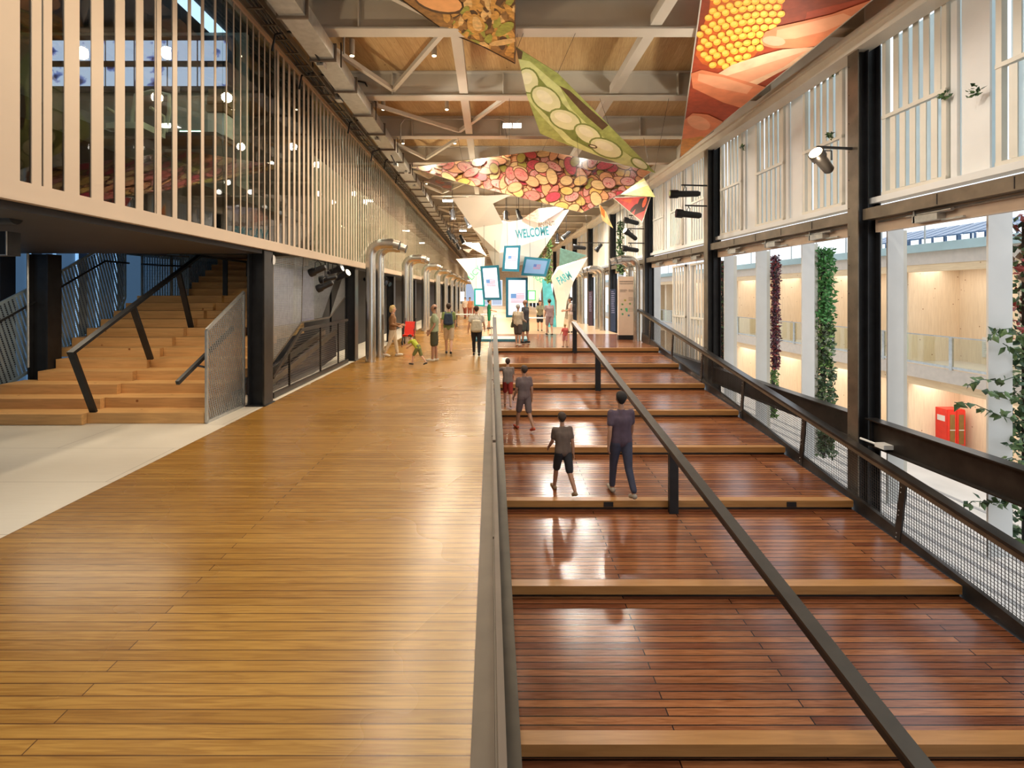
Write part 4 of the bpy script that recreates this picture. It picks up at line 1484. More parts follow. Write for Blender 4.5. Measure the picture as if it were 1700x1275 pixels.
def banner(name, label, pl, outline, shapes, mats, cables=(), edge=None, cat='banner', thick=0.012):
    o0 = pl.on(*outline[0])
    r = thing(name, label, cat, o0)
    b = MB()
    base = [pl.on(x, y) for x, y in outline]
    b.prism(base, pl.n * -thick, 0)
    for i, (poly, mi) in enumerate(shapes):
        c = clip_poly(poly, outline)
        if len(c) >= 3:
            b.poly([pl.on(x, y, 0.001 + 0.00006 * i) for x, y in c], mi)
    b.build('printed_cloth', mats, r)
    if edge:
        b = MB()
        for i in range(len(outline)):
            b.bar(pl.on(*outline[i]), pl.on(*outline[(i + 1) % len(outline)]), 0.02, 0.02)
        b.build('edge_rod', edge, r)
    for (px, py, tx, ty) in cables:
        p = pl.on(px, py)
        b = MB(); b.tube([p, Vector((p.x + tx, beam_y(p.y), 6.605))], 0.004, 5); b.build('suspension_cable', M['dark'], r)
    return r


def pm(name, c, var=0.18, scale=7, glow=0.0):
    return mat('print_' + name, c, 0.6, var=var, scale=scale)


random.seed(21)
# --- multicoloured beans
pl = Plane((735, 282, 14.5), (1083, 284, 14.0), (900, 251, 16.2))
outl = [(683, 278), (900, 250), (1083, 284), (1030, 322), (966, 353), (845, 323), (760, 302)]
bm_ = [pm('bean_gap', (0.20, 0.06, 0.02)), pm('pink_bean', (0.74, 0.22, 0.18), 0.25), pm('salmon_bean', (0.82, 0.40, 0.20)), pm('cream_bean', (0.82, 0.56, 0.27)), pm('olive_bean', (0.42, 0.36, 0.07)), pm('magenta_bean', (0.62, 0.06, 0.10), 0.4, 18), pm('ochre_bean', (0.80, 0.52, 0.16)), pm('speckled_bean', (0.86, 0.36, 0.32), 0.4, 22)]
sh = []
hl = len(bm_)
for rr, n in (((11, 17), 420),):
    pts = []
    tries = 0
    while tries < 9000 and len(pts) < 330:
        tries += 1
        x, y = random.uniform(680, 1090), random.uniform(248, 356)
        if all((x - q[0]) ** 2 / 1.9 + (y - q[1]) ** 2 * 1.5 > 74 for q in pts):
            pts.append((x, y))
    pts.sort(key=lambda q: random.random())
    for x, y in pts:
        rx = random.uniform(10, 15.5); ry = random.uniform(5.6, 8.6)
        an = random.choice([-20, 0, 15, 30, -60, 70, 5, 40])
        k = random.choice([1, 1, 2, 2, 3, 3, 4, 5, 6, 7, 7, 2])
        if k == 4: rx *= 0.75; ry *= 0.8
        sh.append((elp(x, y, rx + 1.5, ry + 1.4, an, 16, 0.03), 0))
        sh.append((elp(x, y, rx, ry, an, 16, 0.03), k))
        if k in (7, 1):
            for q in range(7):
                t = random.uniform(0, 6.28); s_ = random.uniform(0, 0.75)
                sh.append((elp(x + rx * s_ * math.cos(t) * 0.9, y + ry * s_ * math.sin(t), 1.4, 0.7, an + random.uniform(-30, 30), 6), 5))
banner('bean_banner', 'large kite shaped banner printed with pink, cream and olive beans', pl, outl, sh, bm_, [(900, 251, 0.1, 0.3), (770, 274, -0.2, 0.3), (1080, 284, 0.2, 0.2), (845, 322, 0, 0.1), (966, 352, 0, 0.2)], edge=M['cream'])

# --- corn banner
pl = Plane((1128, 262, 15.5), (1150, 0, 8.2), (1445, 0, 7.6))
outl = [(1128, 262), (1167, -40), (1490, -40), (1435, 8)]
outl = [(1128, 262), (1172, -60), (1520, -60), (1447, 0)]
cm2 = [pm('corn_shadow', (0.26, 0.045, 0.015)), pm('corn_red', (0.62, 0.13, 0.02)), pm('kernel', (0.95, 0.47, 0.05), 0.15), pm('kernel_light', (1.0, 0.62, 0.13), 0.12), pm('finger', (0.78, 0.25, 0.11), 0.15, 3), pm('finger_light', (0.88, 0.40, 0.22), 0.1, 3), pm('husk', (0.88, 0.56, 0.34), 0.15, 4), pm('nail', (0.90, 0.42, 0.26), 0.05), pm('ochre_patch', (0.70, 0.30, 0.06)), pm('dark_red', (0.40, 0.06, 0.02))]
sh = []
cob = [(1186, -70), (1177, 20), (1160, 60), (1155, 92), (1166, 106), (1190, 114), (1222, 110), (1248, 98), (1266, 76), (1284, 55), (1297, 28), (1300, 0), (1300, -70)]
sh.append(([(1140, 100), (1165, 60), (1260, 80), (1330, 60), (1340, 20), (1460, -10), (1440, 40), (1130, 262)], 9))
sh.append((cob, 1))
for j in range(16):
    for i in range(12):
        x = 1162 + i * 14.2 + (7 if j % 2 else 0)
        y = -52 + j * 11.2 + (i - 5) * -2.2 + ((i - 5) ** 2) * 0.35
        el = elp(x, y, 7.3 - abs(i - 6) * 0.2, 5.6, -14, 12, 0.05)
        c = clip_poly(el, cob) if False else el
        # inside test against the cob
        if all(True for _ in (0,)):
            def inside(px, py):
                s_ = False
                for a in range(len(cob)):
                    x1, y1 = cob[a]; x2, y2 = cob[(a + 1) % len(cob)]
                    if (y1 > py) != (y2 > py) and px < (x2 - x1) * (py - y1) / (y2 - y1) + x1: s_ = not s_
                return s_
            if inside(x, y):
                sh.append((el, 2)); sh.append((elp(x - 1, y - 0.8, 4.6, 3.2, -14, 10), 3))
sh.append(([(1180, 130), (1215, 108), (1262, 92), (1300, 82), (1352, 78), (1370, 82), (1335, 100), (1290, 122), (1240, 150), (1195, 146)], 6))
sh.append(([(1200, 128), (1290, 100), (1340, 84), (1300, 112), (1240, 138)], 5))
sh.append(([(1264, 66), (1270, 54), (1288, 45), (1330, 36), (1380, 24), (1447, 0), (1480, -20), (1470, 30), (1420, 52), (1370, 74), (1330, 80), (1284, 80), (1268, 76)], 4))
sh.append(([(1290, 50), (1340, 38), (1400, 22), (1420, 30), (1370, 52), (1320, 64), (1288, 66)], 5))
sh.append((elp(1285, 68, 19, 8, 6, 16), 7))
sh.append(([(1147, 122), (1165, 116), (1200, 124), (1262, 142), (1290, 150), (1262, 168), (1240, 182), (1200, 170), (1150, 146)], 4))
sh.append(([(1160, 122), (1200, 128), (1250, 144), (1240, 156), (1190, 146), (1158, 134)], 5))
sh.append(([(1135, 200), (1150, 188), (1175, 190), (1200, 202), (1212, 214), (1150, 240), (1130, 248)], 4))
sh.append((elp(1160, 204, 20, 11, 20), 5))
sh.append(([(1130, 232), (1165, 226), (1180, 232), (1130, 262)], 8))
banner('corn_banner', 'huge orange banner printed with a corn cob held in fingers', pl, outl, sh, cm2, [(1128, 262, 0, 0.1), (1172, -50, 0, 0.1), (1200, 100, 0, 0.2)], edge=M['beam'])

# --- husk banner
pl = Plane((855, 104, 10.2), (855, -40, 7.2), (620, -40, 7.6))
outl = [(855, 105), (855, -60), (590, -60), (668, 0), (740, 52), (800, 76)]
hm = [pm('husk_brown', (0.26, 0.13, 0.035), 0.4, 10), pm('husk_ochre', (0.52, 0.27, 0.06), 0.35, 12), pm('husk_dark', (0.08, 0.04, 0.015), 0.4), pm('melon', (0.78, 0.38, 0.14), 0.12, 4), pm('husk_green', (0.30, 0.30, 0.05), 0.3, 9), pm('husk_tan', (0.66, 0.42, 0.16), 0.3, 12)]
sh = []
for i in range(170):
    x, y = random.uniform(740, 862), random.uniform(-50, 108)
    sh.append((elp(x, y, random.uniform(5, 17), random.uniform(3, 8), random.uniform(0, 180), 9, 0.18), random.choice([0, 1, 1, 2, 4, 5])))
sh.append((elp(728, 4, 42, 18, 14), 2)); sh.append((elp(728, 2, 40, 16, 14), 3))
sh.append((elp(838, 48, 17, 9, -30, 12, .1), 4)); sh.append((elp(836, 70, 24, 5, -12, 12, .1), 5)); sh.append((elp(790, 40, 19, 13, 60, 12, .12), 1)); sh.append((elp(792, 40, 12, 8, 60, 12, .12), 5))
banner('husk_banner', 'dark brown banner printed with dried husks and an orange melon at the top edge', pl, outl, sh, hm, [(855, 100, 0, 0.2), (800, 70, 0.1, 0.2)], edge=M['dark'])

# --- green bean pod banner
pl = Plane((858, 86, 9.6), (1085, 286, 13.0), (925, 247, 12.4))
outl = [(856, 78), (926, 122), (1088, 287), (1030, 272), (930, 236), (897, 222), (875, 160)]
gm = [pm('pod_green', (0.36, 0.42, 0.12), 0.25, 6), pm('pod_dark', (0.10, 0.06, 0.03), 0.2), pm('pod_shell', (0.60, 0.66, 0.28), 0.15, 5), pm('pale_bean', (0.76, 0.76, 0.44), 0.08, 4), pm('pod_shadow', (0.20, 0.26, 0.06), 0.2), pm('bean_light', (0.86, 0.84, 0.58), 0.06)]
sh = [([(856, 78), (868, 86), (866, 98), (857, 98)], 1), ([(928, 142), (945, 150), (1010, 208), (1000, 216), (970, 190), (950, 168)], 1),
      ([(860, 98), (880, 102), (930, 145), (948, 180), (985, 216), (1050, 262), (1088, 290), (1000, 268), (940, 236), (905, 200), (872, 160)], 2),
      ([(862, 118), (880, 112), (905, 140), (960, 200), (1020, 250), (1010, 262), (950, 232), (890, 175)], 4)]
for (x, y, rx, ry, a) in ((877, 134, 16, 20, -20), (907, 165, 27, 17, 38), (938, 199, 26, 15, 22), (976, 223, 23, 13, 30), (1006, 246, 27, 13, 22), (1062, 272, 14, 6, 30)):
    sh.append((elp(x, y, rx + 3, ry + 2.5, a), 4)); sh.append((elp(x, y, rx, ry, a), 3)); sh.append((elp(x - 3, y - 4, rx * 0.6, ry * 0.5, a), 5))
sh.append((elp(984, 243, 8, 3, 15), 1)); sh.append((elp(984, 243, 5, 1.4, 15), 5))
sh.append(([(896, 190), (902, 196), (930, 225), (925, 234), (898, 222)], 0))
banner('pod_banner', 'long pointed green banner printed with an open bean pod', pl, outl, sh, gm, [(858, 82, 0.1, 0.2), (926, 122, 0.2, 0.2), (1086, 286, 0.1, 0.1), (980, 176, 0, 0.2), (940, 238, -0.1, 0.2), (1010, 205, 0, .2)], edge=None)

# --- small triangular banners near the window wall
pl = Plane((1016, 322, 16.5), (1068, 294, 17.5), (1088, 327, 17))
banner('yellow_banner', 'small pale yellow triangular banner under the right tip of the bean banner', pl, [(1016, 322), (1068, 294), (1088, 327)], [([(1020, 322), (1070, 300), (1080, 306), (1030, 324)], 1)], [pm('pale_lime', (0.78, 0.72, 0.28)), pm('cream_leaf', (0.88, 0.84, 0.55))], [(1068, 294, 0, 0.2)])
pl = Plane((1017, 328, 17.5), (1080, 326, 18), (1066, 369, 18.5))
banner('pepper_banner', 'red triangular banner printed with dark peppers near the windows', pl, [(1017, 328), (1080, 326), (1066, 369)], [([(1062, 330), (1080, 326), (1070, 350), (1052, 358), (1056, 344)], 1), (elp(1052, 346, 10, 3, -50), 1), (elp(1070, 336, 3, 9, 20), 2), ([(1030, 332), (1050, 330), (1046, 338)], 2)], [pm('pepper_red', (0.62, 0.07, 0.07)), pm('pepper_black', (0.05, 0.02, 0.02)), pm('pepper_bright', (0.75, 0.12, 0.05))], [(1080, 326, 0, .2), (1017, 328, 0, .2)], edge=M['cream'])
pl = Plane((995, 337, 19), (1007, 340, 19), (1018, 379, 19.5))
banner('pepper_banner', 'tiny orange and cream triangular banner left of the red one', pl, [(993, 336), (1006, 352), (1018, 379), (1000, 366)], [([(996, 340), (1004, 350), (1004, 362), (998, 355)], 1)], [pm('cream_pennant', (0.88, 0.62, 0.28)), pm('orange_pennant', (0.75, 0.22, 0.05))], [(994, 337, 0, .2)])
pl = Plane((700, 300, 21), (750, 292, 22), (750, 316, 21))
banner('fish_banner', 'mauve and grey printed banner beyond the duct', pl, [(706, 300), (750, 291), (750, 318)], [(elp(730, 302, 8, 3, 10), 1), (elp(742, 310, 8, 2.5, 0), 1)], [pm('mauve_print', (0.50, 0.42, 0.44)), pm('pink_print', (0.74, 0.38, 0.33))], [(750, 292, 0, .1)])
b_ = Plane((682, 283, 20), (712, 296, 20), (706, 290, 21))
banner('cream_pennant', 'small cream cloth pennant tucked beside the duct', Plane((682, 283, 20), (735, 283, 21), (712, 297, 20)), [(682, 283), (735, 283), (712, 297)], [], [pm('cream_cloth', (0.85, 0.76, 0.62))], [(735, 284, 0, .1)])

# ------------------------------------------------------------------ white fabric structures
SAIL = mat('white_sail_fabric', (0.90, 0.84, 0.76), 0.55, var=0.03, scale=1)
nt_ = SAIL.node_tree; bs_ = nt_.nodes['Principled BSDF']


def sail(name, label, pts, faces, mats=None, fm=None, parent=None, pname='fabric', cat='fabric sculpture'):
    v = [P(*p) for p in pts]
    if parent is None:
        parent = thing(name, label, cat, v[0])
    b = MB()
    for i, f in enumerate(faces):
        q = [v[k] for k in f]
        n = (q[1] - q[0]).cross(q[2] - q[0]).normalized()
        if n.dot(Vector((0, 0, 2)) - q[0]) < 0: n = -n
        b.prism(q, n * -0.01, fm[i] if fm else 0)
    b.build(pname, mats or SAIL, parent)
    return parent


ws_ = sail('fabric_funnel', 'big white folded fabric funnel lettered WELCOME above the blue screens',
           [(750, 329, 21), (853, 322, 20), (818, 338, 20.5), (785, 379, 21.5), (835, 371, 21), (809, 415, 22), (829, 420, 21.2), (820, 445, 22), (829, 445, 21.5)],
           [(0, 1, 2), (0, 2, 3), (3, 2, 4), (3, 4, 6, 5), (5, 6, 8, 7)])
sail(None, None, [(835, 371, 21), (868, 364, 22), (905, 352, 22.5), (945, 348, 22), (918, 390, 22), (894, 427, 22), (868, 440, 22), (829, 445, 21.5), (829, 420, 21.2)],
     [(0, 1, 8), (1, 4, 8), (1, 2, 4), (2, 3, 4), (4, 5, 8), (5, 6, 7), (5, 7, 8)], parent=ws_, pname='fabric')
PRK = pm('coral_print', (0.80, 0.42, 0.30), 0.4, 14)
sail(None, None, [(868, 363, 21.9), (893, 346, 22.3), (945, 341, 22), (918, 358, 21.9), (897, 371, 21.8)], [(0, 1, 4), (1, 3, 4), (1, 2, 3)], mats=[PRK, pm('pale_coral', (0.86, 0.66, 0.56), 0.25, 12), pm('lilac_print', (0.74, 0.70, 0.82))], fm=[0, 1, 2], parent=ws_, pname='printed_flap')
sail(None, None, [(833, 372, 21), (860, 371, 22.6), (870, 367, 22.4), (833, 366, 22.6)], [(0, 1, 3), (1, 2, 3)], parent=ws_, pname='rear_flap')
for (px, py, d) in ((751, 329, 21), (853, 322, 20), (944, 348, 22), (868, 364, 22)):
    p = P(px, py, d); b = MB(); b.tube([p, (p.x, beam_y(p.y), 6.605)], 0.005, 5); b.build('suspension_cable', M['dark'], ws_)


def text(parent, name, s, o, rgt, up, m, size, sx=0.72, bold=0.02):
    cu = bpy.data.curves.new(name, 'FONT')
    cu.body = s
    cu.size = 1.0
    cu.offset = bold
    cu.extrude = 0.004
    cu.materials.append(m)
    ob = bpy.data.objects.new(name, cu)
    col.objects.link(ob)
    x = (rgt - o).normalized(); u = (up - o); u = (u - x * u.dot(x)).normalized(); n = x.cross(u)
    mt = Matrix(((x.x * size * sx, u.x * size, n.x * size, o.x), (x.y * size * sx, u.y * size, n.y * size, o.y), (x.z * size * sx, u.z * size, n.z * size, o.z), (0, 0, 0, 1)))
    pw_ = WL[parent]
    ob.parent = parent
    ob.matrix_basis = Matrix.Translation(-pw_) @ mt
    dg = bpy.context.evaluated_depsgraph_get()
    me = bpy.data.meshes.new_from_object(ob.evaluated_get(dg))
    o2 = bpy.data.objects.new(name, me)
    col.objects.link(o2)
    o2.parent = parent
    o2.matrix_basis = ob.matrix_basis.copy()
    bpy.data.objects.remove(ob)
    WL[o2] = pw_
    return o2


CY = mat('cyan_lettering', (0.05, 0.34, 0.44), 0.6, var=0.05); BRN = mat('bronze_lettering', (0.22, 0.11, 0.04), 0.6, var=0.05); GRN = mat('green_lettering', (0.10, 0.62, 0.35), 0.6, var=0.05); TEA = mat('teal_lettering', (0.10, 0.52, 0.58), 0.6, var=0.05)
d_ = 20.9
text(ws_, 'welcome_lettering', 'WELCOME', P(857, 396, d_), P(917, 389, d_), P(857, 380, d_), CY, 20 * d_ / F, sx=0.57, bold=0.036)
text(ws_, 'benvenuti_lettering', 'BENVENUTI', P(894, 377, d_), P(920, 374, d_), P(894, 369, d_), BRN, 10 * d_ / F, sx=0.52, bold=0.02)

ls_ = sail('fabric_funnel', 'white fabric funnel with green letters LICY at the left of the screens',
           [(757, 430, 27), (805, 427, 28), (804, 456, 28), (785, 477, 27.6), (793, 500, 27.8), (806, 500, 28), (775, 452, 27.3)],
           [(0, 1, 2, 6), (6, 2, 3), (3, 2, 5, 4)])
text(ls_, 'green_lettering', 'LICY', P(783, 466, 26.8), P(803, 443, 26.8), P(776, 459, 26.8), GRN, 14 * 26.8 / F, sx=0.9, bold=0.02)
us_ = sail('fabric_funnel', 'small white folded cloths heaped above the green lettered funnel', [(770, 405, 30), (795, 403, 31), (785, 413, 30), (808, 425, 31), (778, 420, 30), (800, 412, 31), (768, 414, 30)], [(0, 1, 2), (2, 5, 3), (6, 2, 4), (1, 5, 2)])
fs_ = sail('fabric_funnel', 'tall white fabric funnel lettered FARM right of the tilted screen',
           [(976, 427, 27), (925, 443, 27.6), (915, 462, 27.2), (924, 500, 27.4), (924, 543, 27.4), (935, 543, 27.2), (941, 500, 27), (952, 468, 26.8), (928, 446, 27)],
           [(0, 1, 8), (0, 8, 7), (1, 2, 8), (8, 2, 3), (8, 3, 6, 7), (3, 4, 5, 6)])
text(fs_, 'farm_lettering', 'FARM', P(929, 473, 26.5), P(949, 461, 26.5), P(929, 457, 26.5), TEA, 18 * 26.5 / F, sx=0.55, bold=0.028)
ms_ = sail('fabric_funnel', 'white funnel with green letters HOOD glimpsed between the screens', [(876, 458, 31), (905, 458, 31), (902, 470, 31), (893, 503, 31), (877, 503, 31)], [(0, 1, 2, 3, 4)])
text(ms_, 'green_lettering', 'HOOD', P(884, 461, 30.8), P(902, 471, 30.8), P(887, 452, 30.8), GRN, 11 * 30.8 / F, sx=0.7)
TS = mat('teal_sheer_cloth', (0.22, 0.50, 0.52), 0.5, var=0.15); TS2 = mat('bright_teal_cloth', (0.10, 0.52, 0.62), 0.5, var=0.25, scale=3)
sail('teal_canopy', 'translucent teal cloth canopy stretched above the FARM funnel', [(930, 412, 30), (974, 424, 30), (928, 446, 31)], [(0, 1, 2)], mats=TS, cat='canopy')
for o_ in [o for o in scn.objects if o.name.startswith(('teal_canopy', 'fabric_funnel'))]:
    p = Vector(o_.location); b = MB(); b.tube([p, (p.x, beam_y(p.y), 6.605)], 0.006, 5); b.build('suspension_cable', M['dark'], o_)
sail('teal_tower', 'tall teal cloth tower standing behind the seated person', [(900, 464, 30), (912, 462, 30), (921, 500, 30), (924, 543, 30), (908, 543, 30), (902, 500, 30)], [(0, 1, 2, 5), (5, 2, 3, 4)], mats=TS2, cat='cloth tower')
# green hanging plants in the middle distance
plant_column('leafy green column hanging in the hall behind the tilted screen', 3.1, 3.45, 29.0, 2.6, 6.0, [LG, LB], 500, 0.16, gname='hanging_plant')
plant_column('green climber on the window wall behind the far spotlights', 6.0, 6.3, 24.5, 2.9, 5.4, [LG, LD], 450, 0.14, gname='hanging_plant')
plant_column('dark leafy column rising right of the WELCOME letters', 2.3, 2.6, 26.0, 3.0, 4.8, [LD, LG], 260, 0.14, gname='hanging_plant')

# ------------------------------------------------------------------ screens
TEALF = mat('petrol_blue_screen_frame', (0.03, 0.22, 0.34), 0.35, var=0.08)
SCR = emis('white_screen_glow', (0.80, 0.86, 1.0), 0.78); SCRD = emis('dim_screen_glow', (0.13, 0.22, 0.34), 0.9)
FR = mat('flag_red_stripe', (0.45, 0.10, 0.14), 0.5, emit=(0.62, 0.16, 0.22), es=0.45); FB_ = mat('flag_blue_canton', (0.12, 0.24, 0.45), 0.5, emit=(0.16, 0.34, 0.66), es=0.55)
FRD = mat('dim_flag_red', (0.3, 0.1, 0.15), 0.5, emit=(0.35, 0.14, 0.22), es=0.7); FBD = mat('dim_flag_blue', (0.05, 0.1, 0.25), 0.5, emit=(0.08, 0.12, 0.32), es=0.7)


def screen(label, corners, d, bez=4, depth=0.22, glow=None, flag=None, fm=None, grp=None, tilt=(0, 0, 0, 0), fmat=None, pole=True, hang=True):
    c = [P(x, y, d + t) for (x, y), t in zip(corners, tilt)]
    r = thing('hanging_screen', label, 'screen', c[0], grp)
    n = (c[1] - c[0]).cross(c[3] - c[0]).normalized()
    if n.dot(Vector((0, 0, 2)) - c[0]) < 0: n = -n
    b = MB(); b.prism(c, n * -depth, 0); b.build('casing', fmat or TEALF, r)

    def uv(u, v):
        return (c[0] * (1 - u) + c[1] * u) * (1 - v) + (c[3] * (1 - u) + c[2] * u) * v
    w = (c[1] - c[0]).length; h = (c[3] - c[0]).length
    bu, bv = bez * d / F / w, bez * d / F / h
    b = MB(); b.prism([uv(bu, bv) + n * 0.006, uv(1 - bu, bv) + n * 0.006, uv(1 - bu, 1 - bv) + n * 0.006, uv(bu, 1 - bv) + n * 0.006], n * -0.01)
    s_ = b.build('display', glow or SCR, r)
    if flag:
        u0, v0, u1, v1 = flag
        fm = fm or (FB_, FR)
        b = MB()
        q = lambda a, e: uv(u0 + (u1 - u0) * a, v0 + (v1 - v0) * e) + n * 0.010
        for k in range(0, 7):
            e0, e1 = k * 2 / 13, (k * 2 + 1) / 13
            b.poly([q(0.0, e0), q(1, e0), q(1, e1), q(0.0, e1)], 1)
        q = lambda a, e: uv(u0 + (u1 - u0) * a, v0 + (v1 - v0) * e) + n * 0.013
        b.poly([q(0, 0), q(0.4, 0), q(0.4, 7 / 13), q(0, 7 / 13)], 0)
        b.build('flag_image', list(fm), s_)
    if hang:
        for u in (0.2, 0.8):
            p = uv(u, 0); b = MB(); b.tube([p - n * 0.1, (p.x, beam_y(p.y), 6.605)], 0.006, 5); b.build('suspension_cable', M['dark'], r)
    return r


screen('upright white screen with a pale flag, topmost of the cluster', [(837, 408), (864.5, 407), (862, 451), (833.5, 450)], 20.5, flag=(0.28, 0.40, 0.80, 0.62))
screen('tilted dark blue screen with a small flag, right of the topmost', [(871, 426), (914, 430), (906, 459), (865, 457)], 21.2, bez=4, glow=SCRD, flag=(0.42, 0.36, 0.70, 0.62), fm=(FBD, FRD), tilt=(0.2, 0, 0, 0.2), depth=0.35)
screen('tall white screen leaning left with a flag, leftmost of the cluster', [(797, 442), (828, 440), (833, 498), (802, 498)], 21.0, flag=(0.25, 0.40, 0.75, 0.60), depth=0.3)
s4 = screen('tallest white screen with a flag, standing behind the couple', [(840, 461), (876.5, 461), (876, 527), (840, 527)], 21.6, flag=(0.22, 0.40, 0.85, 0.62), hang=False)
b = MB(); p = P(858, 527, 21.8); b.box(p.x - 0.05, p.x + 0.05, 21.75, 21.85, 0.0, p.z + 0.1); b.build('stand_post', M['steel'], s4)
b = MB(); b.box(-0.7, 1.6, 21.5, 23.0, 0.0, 0.10); b.build('plinth', mat('petrol_plinth', (0.05, 0.20, 0.27), 0.4), s4)
CYS = emis('aqua_screen_glow', (0.35, 0.85, 0.90), 1.2, var=0.25, scale=1.5); GRS = emis('green_screen_glow', (0.55, 0.90, 0.75), 1.2, var=0.2, scale=1.5)
screen('aqua screen with teal frame standing low behind the leftmost screen', [(787, 479), (804, 479), (805, 509), (787, 508)], 27.5, bez=2.6, glow=CYS, fmat=mat('teal_frame', (0.02, 0.36, 0.38), 0.4), depth=0.15)
screen('small green framed screen behind the tallest screen', [(876, 482), (889.5, 482), (889.5, 499), (876, 499)], 30.0, bez=1.8, glow=GRS, fmat=mat('green_frame', (0.08, 0.60, 0.18), 0.4), depth=0.15)

# ------------------------------------------------------------------ info panel by the windows
SG = mat('peach_sign_face', (0.60, 0.44, 0.32), 0.5, var=0.03); INK = mat('grey_ink', (0.16, 0.12, 0.09), 0.6)
d_ = 22.3
c = P(1043, 563, d_)
x0, x1, zt = P(1027, 0, d_).x, P(1060, 0, d_).x, P(0, 459, d_).z
ip = thing('info_panel', 'tall beige information panel on a dark base by the window wall', 'sign', (c.x, d_, 0))
b = MB(); b.box(x0, x1, d_, d_ + 0.14, 0.2, zt); b.build('panel', SG, ip)
b = MB(); b.box(x0, x1, d_ - 0.005, d_ + 0.25, 0.0, 0.2); b.box(x1, x1 + 0.03, d_, d_ + 0.3, 0.0, zt); b.build('base', M['black'], ip)


def sgn(u, v): return Vector((x0 + (x1 - x0) * u, d_ - 0.004, 0.2 + (zt - 0.2) * (1 - v)))


b = MB()
random.seed(3)
for (v, h, u0, u1, w) in ((0.075, 0.022, 0.05, 0.93, 0.03), (0.115, 0.016, 0.05, 0.74, 0.03), (0.222, 0.009, 0.07, 0.42, 0.02), (0.238, 0.009, 0.07, 0.43, 0.02), (0.255, 0.009, 0.07, 0.36, 0.02), (0.222, 0.009, 0.5, 0.9, 0.02), (0.238, 0.009, 0.5, 0.9, 0.02), (0.255, 0.009, 0.5, 0.88, 0.02),
                         (0.355, 0.006, 0.5, 0.72, 0.02), (0.37, 0.006, 0.5, 0.72, 0.02), (0.39, 0.006, 0.5, 0.88, 0.02), (0.405, 0.006, 0.5, 0.88, 0.02), (0.54, 0.006, 0.5, 0.7, 0.02), (0.56, 0.006, 0.5, 0.86, 0.02), (0.585, 0.006, 0.5, 0.86, 0.02)):
    u = u0
    while u < u1:
        l = random.uniform(w * 0.5, w)
        b.poly([sgn(u, v), sgn(min(u + l, u1), v), sgn(min(u + l, u1), v + h), sgn(u, v + h)])
        u += l + w * 0.35
b.build('small_print', INK, ip)
b = MB()
for (u, v, mi) in ((0.33, 0.405, 0), (0.19, 0.475, 1), (0.57, 0.465, 1), (0.14, 0.56, 1), (0.20, 0.64, 2), (0.51, 0.665, 3), (0.39, 0.56, 1)):
    cc = sgn(u, v); cc.y -= 0.001
    for k in range(4):
        a = k * math.pi / 4
        dx, dz = 0.075 * math.cos(a), 0.075 * math.sin(a)
        px_, pz_ = -0.012 * math.sin(a), 0.012 * math.cos(a)
        b.poly([cc + Vector((dx - px_ * 0, 0, dz)), cc + Vector((px_, 0, pz_)), cc + Vector((-dx, 0, -dz)), cc + Vector((-px_, 0, -pz_))], mi)
cc = sgn(0.39, 0.57); b.poly([cc + Vector((-0.06, -.002, 0.08)), cc + Vector((0.05, -.002, 0.08)), cc + Vector((0.05, -.002, -0.09)), cc + Vector((-0.02, -.002, -0.06))], 2)
b.build('star_icons', [mat('lime_icon', (0.45, 0.42, 0.04), 0.6), mat('leaf_icon', (0.14, 0.35, 0.10), 0.6), mat('green_icon', (0.06, 0.40, 0.18), 0.6), mat('blue_icon', (0.06, 0.22, 0.36), 0.6)], ip)
NV = mat('navy_panel', (0.03, 0.04, 0.075), 0.5); MV = mat('maroon_panel', (0.07, 0.035, 0.045), 0.5); PT = mat('panel_print', (0.35, 0.33, 0.45), 0.6)
for i, (xa, xb, ya, yb, d, m_, lab) in enumerate(((1013.5, 1022, 480, 547, 27.3, NV, 'narrow navy panel with text strips beside the far duct pipes'), (977, 984, 483, 536, 32.0, MV, 'narrow maroon panel with text farther along the window side'))):
    pa, pb = P(xa, yb, d), P(xb, ya, d)
    r = thing('text_panel', lab, 'sign', (pa.x, d, 0))
    b = MB(); b.box(pa.x, pb.x, d, d + 0.05, 0.0, pb.z); b.build('panel', m_, r)
    b = MB()
    for k in range(12):
        z = pb.z - 0.15 - k * 0.1
        b.box(pa.x + 0.04, pb.x - 0.04 - random.uniform(0, .08), d - 0.004, d - 0.001, z, z + 0.03)
    b.build('text_strips', PT, r)

# ------------------------------------------------------------------ theatre spotlights
def spotlight(label, c, ax, L_=0.42, r=0.085, arm=None, lit=False, grp='black spotlights', m=None):
    c = Vector(c); ax = Vector(ax).normalized()
    t = thing('spotlight', label, 'spotlight', c, grp)
    m = m or M['black']
    b = MB(); b.tube([c - ax * L_ / 2, c - ax * L_ * 0.42, c + ax * L_ * 0.2, c + ax * L_ * 0.25, c + ax * L_ / 2], [r * 0.45, r * 0.7, r * 0.78, r, r], 16)
    b.build('barrel', m, t)
    b = MB(); b.tube([c + ax * (L_ / 2 + 0.001), c + ax * (L_ / 2 + 0.006)], r * 0.85, 16)
    b.build('lens', LENS if lit else mat('dark_lens', (0.02, 0.02, 0.025), 0.1) if 'dark_lens' not in bpy.data.materials else bpy.data.materials['dark_lens'], t)
    if arm is None: arm = (0, 0, 0.28)
    a = Vector(arm)
    b = MB()
    s = ax.cross(a).normalized()
    u = a.normalized()
    b.tube([c + s * r * 1.15, c + s * r * 1.15 + u * 0.16, c + u * 0.2, c - s * r * 1.15 + u * 0.16, c - s * r * 1.15], 0.012, 6)
    b.tube([c + u * 0.19, c + a], 0.014, 6)
    b.build('yoke', M['black'], t)
    return t


